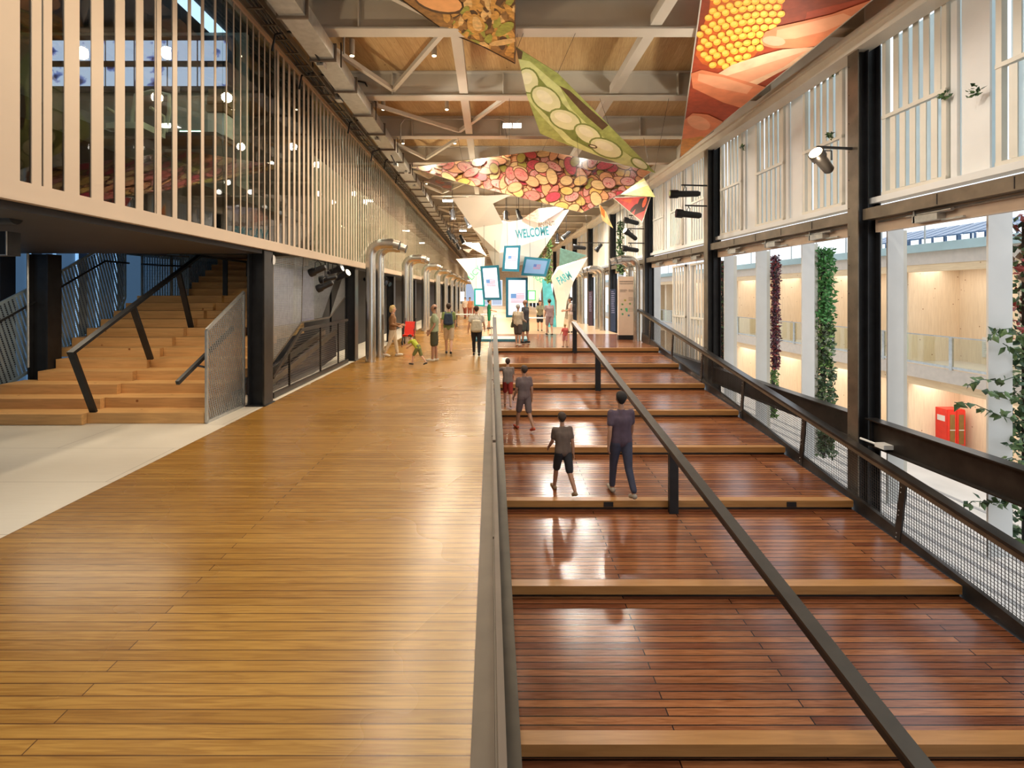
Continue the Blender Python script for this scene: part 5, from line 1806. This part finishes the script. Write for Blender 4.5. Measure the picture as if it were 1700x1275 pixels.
def wallspot(label, px, py, d, ax, lit=False, L_=0.5, r=0.1, m=None):
    c = P(px, py, d)
    t = spotlight(label, c, ax, L_, r, arm=(0, 0, 0.26), lit=lit, m=m)
    b = MB(); p = c + Vector((0, 0, 0.26)); b.bar(p - Vector((0.1, 0, 0)), (6.36, d + 0.1, p.z), 0.04, 0.04); b.build('bracket_arm', M['black'], t)
    return t


wallspot('lit grey spotlight on the large column aiming at the hall', 1366, 269, 9.0, (-0.62, -0.35, 0.42), lit=True, L_=0.52, r=0.125, m=M['dark'])
wallspot('upper black spotlight on the second window column', 1137, 322, 15.1, (-1, 0.1, 0.0), L_=0.85, r=0.125)
wallspot('lower black spotlight on the second window column', 1143, 356, 15.1, (-1, 0.1, 0.12), L_=0.72, r=0.13)
wallspot('topmost black spotlight on the third window column', 1048, 368, 21.3, (-1, 0, 0.25), L_=0.62, r=0.13)
wallspot('lit middle spotlight on the third window column', 1047, 390, 21.3, (-0.9, -0.3, 0.6), lit=True, L_=0.65, r=0.13)
wallspot('lowest black spotlight on the third window column', 1047, 414, 21.3, (-1, 0, 0.15), L_=0.65, r=0.13)
wallspot('black spotlight on the fourth window column', 962, 411, 27.6, (-1, 0, 0.1), L_=0.7, r=0.14)
wallspot('small black spotlight lower on the fourth window column', 994, 411, 27.6, (-.5, 0, -0.6), L_=0.5, r=0.13)
for i, (px, py, d, ax, lit) in enumerate(((752, 357, 24, (0.1, -0.2, -1), False), (776, 368, 26, (0.5, -0.3, -1), True), (840, 359, 23.4, (0, -0.2, -1), False), (861, 356, 23.4, (0.3, -0.2, -1), False),
                                          (747, 390, 27, (0.6, 0, -1), False), (753, 396, 28, (0.6, 0, -1), False), (767, 397, 30, (0.5, 0, -1), True), (927, 372, 25, (-0.6, 0, -1), False), (940, 390, 28, (-0.7, 0, -0.6), True),
                                          (760, 408, 33, (0.5, 0, -1), False), (925, 395, 30, (0, 0, -1), True))):
    c = P(px, py, beam_y(d))
    spotlight('black ceiling spotlight in the middle distance, %s counted outwards from the left' % ORD[i], c, ax, 0.55, 0.13, arm=(0, 0.002, 6.603 - c.z), lit=lit)
for i, (px, py, ax, lit) in enumerate(((528, 448, (-0.8, 0.2, -0.3), False), (545, 462, (-0.9, 0, -0.2), False), (556, 449, (0.9, -0.2, 0.3), False), (540, 474, (-0.7, 0.1, -0.3), False), (568, 458, (0.8, -0.3, 0.4), True))):
    c = P(px, py, 12.4 - 0.0)
    c = P(px, py, 3.98 * F / (VX - px) * 1.0)
    spotlight('black spotlight in the bunch under the gallery edge, %s from the left' % ORD[i], c, ax, 0.42, 0.10, arm=(0, 0, 2.765 - c.z), lit=lit)
for i in range(5):
    for j, n in enumerate((1,)):
        c = Vector((-4.1, 17.4 + 0.75 * i, 2.42))
        spotlight('black spotlight under the gallery between the first and second pipe pairs, %s along' % ORD[i], c, (0.7, -0.4, -0.3 + 0.2 * (i % 2)), 0.4, 0.10, arm=(0, 0, 0.28), lit=(i == 2))
sp = thing('spotlight', 'black cylindrical spotlight hanging under the gallery at the left edge', 'spotlight', P(10, 358, 4.9))
c = P(4, 359, 4.9)
b = MB(); b.tube([c - Vector((0.2, 0, 0)), c + Vector((0.13, 0, 0.0))], 0.078, 20); b.build('barrel', M['black'], sp)
b = MB(); b.tube([c + Vector((0.1, 0.05, 0.03)), c + Vector((0.1, 0.05, 0.13))], 0.04, 12); b.build('lamp_socket', M['ply'], sp)
b = MB(); b.tube([c + Vector((-0.05, 0, 0.07)), (c.x - 0.05, 4.9, 2.70)], 0.015, 8); b.build('yoke', M['black'], sp)
b = MB(); p, q_ = P(-30, 424, 5.2), P(12, 384, 5.2); b.box(p.x, q_.x, 5.2, 5.35, p.z, q_.z)
bx = thing('control_box', 'black square box fixed under the gallery at the left edge', 'box', (p.x, 5.2, p.z))
b.build('housing', M['black'], bx)
b = MB(); b.bar((q_.x, 5.19, p.z), (q_.x, 5.19, q_.z), 0.01, 0.01, up=(0, 1, 0)); b.box(p.x, q_.x, 5.19, 5.2, p.z, p.z + 0.01); b.build('rim', M['galv'], bx)
b = MB(); b.box(p.x + 0.05, p.x + 0.08, 5.25, 5.28, q_.z, 2.70); b.build('hanger', M['black'], bx)
b = MB(); b.tube([P(-8, 388, 9.1), P(18, 386, 9.1), P(32, 390, 9.1), P(42, 402, 9.1), P(46, 418, 9.1), P(47, 610, 9.1)], 0.02, 8)
tag(b.build('conduit', M['galv']), 'grey conduit curving down beside the black column at the stair', 'conduit')

# far hall furniture
def table(label, px, d, w=1.4, topm=None):
    c = P(px, 0, d)
    r = thing('trestle_table', label, 'table', (c.x, d, 0))
    b = MB(); b.box(c.x - w / 2, c.x + w / 2, d - 0.35, d + 0.35, 0.72, 0.76); b.build('tabletop', topm or M['white'], r)
    for s in (-1, 1):
        b = MB(); xx = c.x + s * (w / 2 - 0.2)
        b.bar((xx, d - 0.3, 0), (xx, d + 0.3, 0.72), 0.03, 0.03, up=(1, 0, 0)); b.bar((xx, d + 0.3, 0), (xx, d - 0.3, 0.72), 0.03, 0.03, up=(1, 0, 0))
        b.build('trestle', M['black'], r)
    return r


table('white trestle table in front of the seated person', 893, 26.5)
table('pale long table behind the woman with the tote bag', 789, 31, 2.6)
pc_ = thing('pushchair', 'red folding pushchair parked by the second pair of pipes', 'pushchair', (-3.0, 20.3, 0))
c = Vector((-3.2, 20.3, 0))
b = MB(); b.hexa([c + Vector(v) for v in ((-.2, -.2, .32), (.22, -.2, .32), (.22, .2, .32), (-.2, .2, .32), (-.2, -.25, .40), (.22, -.25, .40), (.22, .2, .40), (-.2, .2, .40))]); b.prism([c + Vector(v) for v in ((-.2, .2, .38), (.22, .2, .38), (.22, .35, .88), (-.2, .35, .88))], (0, .03, 0)); b.build('seat', M['red'], pc_)
b = MB(); b.bar(c + Vector((-.2, -.3, .1)), c + Vector((-.2, .45, 1.0)), .025, .025); b.bar(c + Vector((.22, -.3, .1)), c + Vector((.22, .45, 1.0)), .025, .025); b.bar(c + Vector((-.2, .3, .1)), c + Vector((-.2, -.1, .6)), .025, .025); b.bar(c + Vector((.22, .3, .1)), c + Vector((.22, -.1, .6)), .025, .025); b.build('frame', M['black'], pc_)
for dx in (-.2, .22):
    for dy in (-.3, .3):
        p = c + Vector((dx, dy, .09)); b = MB(); b.tube([p - Vector((.02, 0, 0)), p + Vector((.02, 0, 0))], .09, 14); b.build('wheel', M['black'], pc_)
b = MB(); b.box(-2.6, -0.6, 44, 44.4, 0, 1.1)
tag(b.build('counter', M['white']), 'white counter far down the hall behind the walkers', 'counter')
b = MB(); pa, pb = P(764, 500, 46), P(771, 484, 46); b.box(pa.x, pb.x, 46, 46.1, 1.3, 2.15)
r = tag(b.build('wall_poster', emis('white_poster_glow', (0.85, 0.88, 1.0), 0.9, var=0.3, scale=3)), 'small bright poster with dark figures far down the left side', 'poster')
# ------------------------------------------------------------------ people
SK = mat('light_skin', (0.62, 0.36, 0.24), 0.5, var=0.06); SKD = mat('tanned_skin', (0.40, 0.21, 0.13), 0.5, var=0.06)


def rings(b, p, q, r1, r2, seg=12):
    """tapered capsule"""
    p, q = Vector(p), Vector(q)
    d = q - p
    L_ = d.length
    d.normalize()
    pts, rs = [], []
    for k in range(5):
        a = math.pi / 2 * (1 - k / 4)
        pts.append(p - d * r1 * math.sin(a)); rs.append(max(r1 * math.cos(a), 0.0008))
    for k in range(5):
        a = math.pi / 2 * k / 4
        pts.append(q + d * r2 * math.sin(a)); rs.append(max(r2 * math.cos(a), 0.0008))
    b.tube(pts, rs, seg)


def chain(b, pts, rs, seg=12):
    for i in range(len(pts) - 1):
        rings(b, pts[i], pts[i + 1], rs[i], rs[i + 1], seg)


def finish(b, name, m, root, vox):
    o = b.build(name, m, root)
    md = o.modifiers.new('merge', 'REMESH')
    md.mode = 'VOXEL'
    md.voxel_size = vox
    md.use_smooth_shade = True
    s = o.modifiers.new('soften', 'SMOOTH')
    s.factor = 0.5
    s.iterations = 3
    return o


def R3(a, ax):
    return Matrix.Rotation(math.radians(a), 3, ax)


def person(label, x, y, z, heading, hgt, top, bottom, hair, skin=None, legs=((10, 5), (-10, 8)), arms=((0, 15, 8), (0, 15, 8)), lean=0, shorts=False, sleeve='short', build=1.0,
           shoes=None, hairlen=0, bag=None, vox=0.014, skirt=False, crouch=0, head_turn=0, bald=False, seated=False):
    """heading: degrees, 0 looks along +y (away from the camera)"""
    skin = skin or SK
    s = hgt / 1.75
    Rz = R3(heading, 'Z')
    base = Vector((x, y, z))
    root = thing('person', label, 'person', base)
    hipz = 0.92
    hips = [Vector((-0.095, 0, 0.90)), Vector((0.095, 0, 0.90))]
    lg = []
    for i, (sw, kn) in enumerate(legs):
        h = hips[i]
        th = R3(sw, 'X') @ Vector((0, 0, -0.43))
        k = h + th
        shn = R3(sw - kn, 'X') @ Vector((0, 0, -0.41))
        a = k + shn
        ft = R3(min(0, (sw - kn)) * 0.8, 'X') @ Vector((0.0, 0.15, -0.03))
        lg.append([h, k, a, a + ft])
    low = min(min(l[2].z, l[3].z + 0.03) for l in lg) - 0.075
    dz = -low
    T = R3(-lean, 'X')

    def up(v):          # torso coordinates relative to the pelvis
        return Vector((0, 0, 0.92)) + T @ (Vector(v) - Vector((0, 0, 0.92)))

    def wd(v):
        v = Vector(v)
        return base + Rz @ (Vector((v.x, v.y, v.z + dz)) * s)
    bw = build

    def C(b, pts, rs):
        chain(b, [wd(p) for p in pts], [r * s for r in rs])
    pel, wai, che, nck = up((0, 0, 0.94)), up((0, 0, 1.08)), up((0, -0.005, 1.27)), up((0, 0, 1.44))
    # arms
    ar = []
    for i, (sw, el, ab) in enumerate(arms):
        sg = -1 if i == 0 else 1
        sh = up((sg * 0.175 * bw, 0, 1.395))
        d1 = R3(-sg * ab, 'Y') @ (R3(sw, 'X') @ Vector((0, 0, -0.285)))
        e = sh + d1
        d2 = R3(-sg * ab * 0.5, 'Y') @ (R3(sw + el, 'X') @ Vector((0, 0, -0.245)))
        w = e + d2
        ar.append((sh, e, w, d2.normalized(), sg))
    # body: one continuous surface
    b = MB()
    for sx in (-1, 1):
        C(b, [up((sx * 0.085 * bw, 0, 0.95)), up((sx * 0.07 * bw, 0, 1.10)), up((sx * 0.085 * bw, 0, 1.29)), up((sx * 0.10 * bw, 0, 1.37))], [0.085 * bw, 0.078 * bw, 0.088 * bw, 0.055])
    C(b, [pel, wai, che, up((0, 0, 1.40))], [0.10 * bw, 0.09 * bw, 0.10 * bw, 0.06])
    C(b, [up((0, -0.005, 1.40)), up((0, 0.005, 1.55))], [0.055, 0.048])
    hc = up((0, 0.012, 1.635))
    hr_ = R3(head_turn, 'Z')

    def hd(v): return hc + T @ (hr_ @ Vector(v))
    C(b, [hd((0, -0.015, 0.025)), hd((0, 0.01, -0.02))], [0.088, 0.075])
    C(b, [hd((0, 0.02, -0.03)), hd((0, 0.045, -0.085))], [0.062, 0.036])
    C(b, [hd((0, 0.088, 0.012)), hd((0, 0.105, -0.022))], [0.009, 0.015])       # nose
    C(b, [hd((-0.016, 0.078, -0.058)), hd((0.016, 0.078, -0.058))], [0.011, 0.011])  # lips
    C(b, [hd((-0.03, 0.078, 0.028)), hd((0.03, 0.078, 0.028))], [0.016, 0.016])  # brow
    for sx in (-1, 1):
        C(b, [hd((sx * 0.083, -0.005, 0.015)), hd((sx * 0.083, 0.0, -0.025))], [0.017, 0.011])  # ears
    for (sh, e, w, dd, sg) in ar:
        C(b, [sh, sh.lerp(e, 0.5), e, e.lerp(w, 0.35), w], [0.052, 0.045, 0.036, 0.038, 0.026])
        # hand: palm, five unequal fingers, thumb from the side of the palm
        fwd = dd
        inn = Vector((-sg, 0, 0))
        inn = (inn - fwd * inn.dot(fwd)).normalized()
        acr = fwd.cross(inn).normalized()
        if (T @ Vector((0, 1, 0))).dot(acr) < 0: acr = -acr
        pa = w + fwd * 0.045
        for q in (-0.024, -0.008, 0.008, 0.024):
            C(b, [w + fwd * 0.01 + acr * q * 0.6, w + fwd * 0.085 + acr * q], [0.014, 0.013])
        for q, l in ((0.030, 0.066), (0.011, 0.076), (-0.009, 0.070), (-0.028, 0.054)):
            r0 = w + fwd * 0.088 + acr * q
            m_ = r0 + fwd * l * 0.55 + inn * 0.010
            t_ = m_ + fwd * l * 0.36 + inn * 0.026
            C(b, [r0, m_, t_], [0.0102, 0.0095, 0.0085])
        t0 = w + fwd * 0.030 + acr * 0.028
        C(b, [t0, t0 + fwd * 0.030 + acr * 0.026 + inn * 0.008, t0 + fwd * 0.060 + acr * 0.030 + inn * 0.018], [0.0135, 0.011, 0.0095])
    for l in lg:
        C(b, [l[0], l[0].lerp(l[1], 0.45), l[1], l[1].lerp(l[2], 0.35), l[2]], [0.088 * bw, 0.074 * bw, 0.054, 0.054, 0.038])
        C(b, [l[2] + Vector((0, -0.03, -0.035)), l[3]], [0.036, 0.030])
    finish(b, 'body', skin, root, vox * s)
    # eyes
    b = MB()
    for sx in (-1, 1):
        b.ell(wd(hd((sx * 0.031, 0.088, 0.006))), 0.012 * s, 0.010 * s, 0.007 * s, seg=8, rings=6)
    b.build('eyes', M['black'], root)
    # shirt
    b = MB()
    g = 0.016
    for sx in (-1, 1):
        C(b, [up((sx * 0.088 * bw, 0, 0.93)), up((sx * 0.075 * bw, 0, 1.10)), up((sx * 0.09 * bw, 0, 1.29)), up((sx * 0.11 * bw, 0, 1.375))], [0.093 * bw + g, 0.082 * bw + g, 0.09 * bw + g, 0.055 + g])
    C(b, [up((0, 0, 0.93)), wai, che, up((0, 0, 1.41))], [0.11 * bw + g, 0.10 * bw + g, 0.11 * bw + g, 0.06 + g])
    for (sh, e, w, dd, sg) in ar:
        if sleeve == 'short':
            C(b, [sh, sh.lerp(e, 0.62)], [0.066, 0.060])
        elif sleeve == 'long':
            C(b, [sh, e, e.lerp(w, 0.9)], [0.064, 0.052, 0.042])
    finish(b, 'shirt', top, root, 0.018 * s)
    # trousers, shorts or skirt
    b = MB()
    for sx in (-1, 1):
        C(b, [Vector((sx * 0.08 * bw, 0, 0.99)), Vector((sx * 0.085 * bw, 0, 0.90))], [0.098 * bw, 0.108 * bw])
    C(b, [Vector((0, 0, 0.99)), Vector((0, 0, 0.90))], [0.10 * bw, 0.10 * bw])
    for l in lg:
        if shorts:
            C(b, [l[0], l[0].lerp(l[1], 0.5), l[0].lerp(l[1], 0.86)], [0.102 * bw, 0.096 * bw, 0.088 * bw])
        else:
            C(b, [l[0], l[0].lerp(l[1], 0.5), l[1], l[2] + Vector((0, 0, 0.05))], [0.102 * bw, 0.088 * bw, 0.068, 0.054])
    finish(b, ('skirt' if skirt else 'shorts') if shorts else 'trousers', bottom, root, 0.017 * s)
    # shoes
    for l in lg:
        b = MB()
        C(b, [l[2] + Vector((0, -0.035, -0.035)), l[2].lerp(l[3], 0.5) + Vector((0, 0, -0.012)), l[3] + Vector((0, 0.02, 0.0))], [0.046, 0.043, 0.037])
        finish(b, 'shoe', shoes or M['black'], root, 0.014 * s)
    # hair
    if hair:
        b = MB()
        if bald:
            C(b, [hd((-0.06, -0.04, 0.0)), hd((0.06, -0.04, 0.0))], [0.045, 0.045])
        else:
            C(b, [hd((0, -0.035, 0.035)), hd((0, -0.012, 0.05))], [0.095, 0.088])
            C(b, [hd((0, -0.045, 0.0)), hd((0, -0.04, -0.03))], [0.08, 0.06])
            if hairlen:
                C(b, [hd((0, -0.05, 0.0)), hd((0, -0.07, -hairlen))], [0.085, 0.06])
                C(b, [hd((-0.06, -0.02, 0)), hd((-0.07, -0.03, -hairlen * 0.8))], [0.05, 0.035]); C(b, [hd((0.06, -0.02, 0)), hd((0.07, -0.03, -hairlen * 0.8))], [0.05, 0.035])
        finish(b, 'hair', hair, root, 0.014 * s)
    # bags are carried things of their own
    if bag:
        kind, bm2, blab = bag
        nm = {'tote': 'shoulder_bag', 'pack': 'backpack', 'hip': 'handbag'}[kind]
        if kind == 'pack':
            pts = [(-0.09, -0.19, 1.08), (0.09, -0.19, 1.08), (0.08, -0.19, 1.36), (-0.08, -0.19, 1.36)]; rr_ = 0.075
        elif kind == 'tote':
            pts = [(-0.11, -0.20, 0.92), (0.12, -0.20, 0.92), (0.10, -0.18, 1.20), (-0.08, -0.18, 1.20)]; rr_ = 0.085
        else:
            pts = [(-0.30, 0.0, 0.80), (-0.30, 0.16, 0.80), (-0.29, 0.14, 0.95), (-0.29, 0.02, 0.95)]; rr_ = 0.055
        bt = thing(nm, blab, 'bag', wd((pts[0][0], pts[0][1], pts[0][2] - rr_)))
        b = MB()
        q = [up(p) for p in pts]
        C(b, [q[0], q[1]], [rr_, rr_]); C(b, [q[2], q[3]], [rr_ * 0.8, rr_ * 0.8]); C(b, [q[0], q[3]], [rr_, rr_ * 0.8]); C(b, [q[1], q[2]], [rr_, rr_ * 0.8]); C(b, [q[0], q[2]], [rr_, rr_ * .8]); C(b, [q[1], q[3]], [rr_, rr_ * .8])
        finish(b, 'bag_body', bm2, bt, 0.018 * s)
        b = MB()
        if kind == 'hip':
            b.tube([wd(up((-0.29, 0.05, 0.98))), wd(up((-0.2, 0.02, 1.25))), wd(up((-0.10, 0, 1.50))), wd(up((-0.2, -0.09, 1.25))), wd(up((-0.29, 0.02, 0.98)))], 0.012 * s, 8)
        else:
            for sx in (-1, 1):
                b.tube([wd(up((sx * 0.09, -0.18, 1.38))), wd(up((sx * 0.11, -0.10, 1.475))), wd(up((sx * 0.115, 0.02, 1.48))), wd(up((sx * 0.13, 0.135, 1.36))), wd(up((sx * 0.13, 0.13, 1.2))), wd(up((sx * 0.19, 0.02, 1.08))), wd(up((sx * 0.11, -0.17, 1.05)))], 0.014 * s, 8)
        b.build('strap', bm2, bt)
    return root


def cloth(name, c, var=0.12): return mat(name, c, 0.8, var=var, scale=12)


HB = cloth('dark_brown_hair', (0.05, 0.03, 0.02)); HG = cloth('grey_hair', (0.42, 0.40, 0.38)); HL = cloth('blonde_hair', (0.48, 0.34, 0.14)); HK = cloth('black_hair', (0.015, 0.012, 0.012))
KH = cloth('olive_shorts_cloth', (0.06, 0.06, 0.03)); SA = cloth('sage_polo', (0.30, 0.34, 0.20)); WS = cloth('cream_shoe', (0.62, 0.56, 0.46)); BK = cloth('black_cloth', (0.02, 0.02, 0.025)); CH = cloth('charcoal_shirt', (0.05, 0.05, 0.055))


def at(px, py, z=0.0):
    d = (CZ - z) * F / (py - VY)
    return (px - VX) / F * d, d, z


x, y, z = at(721, 600)
person('man in sage polo and olive shorts standing side-on on the deck', x, y, z, 90, 1.66, SA, KH, HB, SKD, legs=((3, 0), (-3, 2)), arms=((-6, 40, 2), (-2, 45, 2)), shorts=True, shoes=WS, build=1.12, bald=True, vox=0.012)
x, y, z = at(745, 588)
person('walker in green shirt seen from behind with a dark sling bag', x, y, z, 0, 1.66, cloth('leaf_green_shirt', (0.20, 0.27, 0.09)), cloth('beige_shorts', (0.55, 0.42, 0.28)), HB, legs=((14, 4), (-14, 14)), arms=((-14, 12, 8), (12, 15, 8)), shorts=True,
       bag=('pack', cloth('navy_sling', (0.03, 0.05, 0.09)), 'dark navy sling bag on the back of the green shirted walker'))
x, y, z = at(791, 591)
person('woman in pale top and black trousers walking away with a tote', x, y, z, 0, 1.58, cloth('white_tee', (0.66, 0.62, 0.54)), BK, HB, legs=((12, 4), (-12, 12)), arms=((-10, 15, 14), (10, 25, 14)), build=1.1,
       bag=('tote', cloth('canvas_bag', (0.58, 0.53, 0.40)), 'pale canvas bag slung across the back of the woman in black trousers'))
x, y, z = at(872, 570)
person('tall bald man in charcoal shirt and dark shorts at the top step', x, y, z, 60, 1.72, CH, cloth('slate_shorts', (0.07, 0.09, 0.085)), None, SKD, legs=((5, 0), (-5, 4)), arms=((-5, 30, 10), (6, 20, 10)), shorts=True, build=1.15)
x, y, z = at(860, 574.5)
person('grey haired woman in beige top beside the charcoal shirted man', x, y, z, -30, 1.56, cloth('beige_blouse', (0.52, 0.44, 0.33)), cloth('dark_skirt', (0.07, 0.055, 0.05)), HG, legs=((3, 0), (-3, 3)), arms=((-4, 40, 10), (8, 60, 6)), shorts=True, sleeve='long', shoes=WS, build=1.05,
       bag=('hip', cloth('olive_bag', (0.10, 0.11, 0.06)), 'dark olive handbag hanging at the grey haired woman side'))
x, y, z = at(947, 553)
person('man in white shirt and khaki trousers with a black backpack', x, y, z, 80, 1.78, cloth('pink_white_shirt', (0.72, 0.56, 0.48)), cloth('khaki_trousers', (0.52, 0.40, 0.28)), HK, SKD, legs=((8, 2), (-10, 6)), arms=((10, 70, 4), (10, 75, 4)), vox=0.016,
       bag=('pack', BK, 'black backpack worn by the man in white shirt'))
x, y, z = at(912, 557)
person('woman in mauve dress standing near the white trestle table', x, y, z, 10, 1.70, cloth('mauve_top', (0.36, 0.26, 0.26)), cloth('mauve_skirt', (0.36, 0.26, 0.26)), HB, legs=((8, 0), (-8, 5)), arms=((5, 20, 6), (-5, 20, 6)), shorts=True, skirt=True, vox=0.016)
x, y, z = at(890, 545)
person('person in olive vest sitting behind the white trestle table', x, 27.3, -0.28, 180, 1.75, cloth('olive_vest', (0.20, 0.19, 0.12)), BK, HB, legs=((60, 70), (60, 70)), arms=((25, 50, 8), (25, 60, 8)), shorts=True, vox=0.018) if False else person('person in olive vest standing bent behind the white trestle table', x, 27.4, 0.0, 180, 1.62, cloth('olive_vest', (0.20, 0.19, 0.12)), BK, HB, legs=((6, 0), (-4, 3)), arms=((25, 50, 8), (25, 60, 8)), shorts=True, vox=0.018, lean=12)
x, y, z = at(812, 546)
person('woman in emerald green dress beyond the leftmost screen', x, y, z, -80, 1.62, cloth('emerald_top', (0.01, 0.24, 0.12)), cloth('emerald_skirt', (0.01, 0.24, 0.12)), HB, legs=((4, 0), (-4, 3)), arms=((15, 60, 5), (15, 60, 5)), shorts=True, skirt=True, vox=0.018)
x, y, z = at(843, 676, -0.89)
person('child in grey tee and dark red shorts holding the left ramp rail', x, y, z, 0, 1.22, cloth('grey_child_tee', (0.22, 0.18, 0.16)), cloth('dark_red_shorts', (0.32, 0.03, 0.02)), HB, legs=((20, 10), (-8, 20)), arms=((20, 8, 68), (10, 40, 5)), shorts=True, vox=0.012, shoes=SKD)
x, y, z = at(870, 714, -1.13)
person('slim girl in dark grey dress walking down behind the child', x, y, z, 25, 1.48, cloth('dusky_top', (0.15, 0.11, 0.11)), cloth('dusky_skirt', (0.15, 0.11, 0.11)), HB, SKD, legs=((18, 6), (-14, 22)), arms=((10, 20, 6), (-14, 20, 6)), shorts=True, skirt=True, vox=0.013, shoes=cloth('red_sandal', (0.45, 0.08, 0.04)))
x, y, z = at(935, 818, -1.50)
person('walker in black sleeveless dress midstride on the wide steps', x, y, z, 15, 1.42, cloth('brown_top', (0.13, 0.09, 0.07)), BK, HB, SKD, legs=((22, 8), (-18, 26)), arms=((16, 30, 6), (-18, 15, 6)), shorts=True, vox=0.012, shoes=cloth('tan_shoe', (0.32, 0.22, 0.13)), lean=6)
x, y, z = at(1031, 822, -1.49)
person('man in purple grey tee and blue jeans walking up the wide steps', x, y, z, 8, 1.78, cloth('aubergine_tee', (0.085, 0.055, 0.08)), cloth('navy_jeans', (0.045, 0.05, 0.085)), HK, SKD, legs=((14, 6), (-12, 20)), arms=((-14, 15, 10), (14, 15, 10)), vox=0.011, shoes=cloth('grey_sneaker', (0.36, 0.31, 0.25)))
x, y, z = at(938, 577)
person('toddler in coral red top at the edge of the top step', x, y, z, 20, 0.86, cloth('coral_top', (0.70, 0.13, 0.11)), cloth('pink_shorts', (0.70, 0.3, 0.28)), HL, legs=((10, 5), (-10, 12)), arms=((10, 20, 20), (10, 20, 20)), shorts=True)
x, y, z = at(652, 592)
person('curly blonde woman in brown top and cream trousers by the pipes', x, y, z, -85, 1.60, cloth('rust_brown_top', (0.22, 0.10, 0.035)), cloth('cream_trousers', (0.62, 0.50, 0.34)), HL, legs=((12, 4), (-12, 12)), arms=((5, 75, 5), (-6, 80, 5)), sleeve='long', build=1.1, hairlen=0.08, shoes=WS)
x, y, z = at(694, 606)
person('small child in lime green shirt bending over on the deck', x, y, z, 70, 0.95, cloth('lime_tee', (0.42, 0.46, 0.04)), cloth('olive_child_shorts', (0.16, 0.17, 0.05)), HB, legs=((30, 20), (-20, 20)), arms=((50, 20, 5), (30, 30, 5)), shorts=True, lean=40)
for i, (px, lab, c) in enumerate(((772, 'person in white top far down the hall by the counter, left', (0.72, 0.6, 0.5)), (780, 'person in rusty orange top far down the hall, between two others', (0.55, 0.22, 0.1)), (789, 'person in beige top far down the hall, right of the orange one', (0.6, 0.45, 0.32)))):
    x, y, z = at(px, 529)
    person(lab, x, y, z, 160 + 20 * i, 1.66, cloth('far_top_%s' % ORD[i], c), cloth('far_trousers_%s' % ORD[i], (0.32, 0.08, 0.05)), HB, vox=0.03)
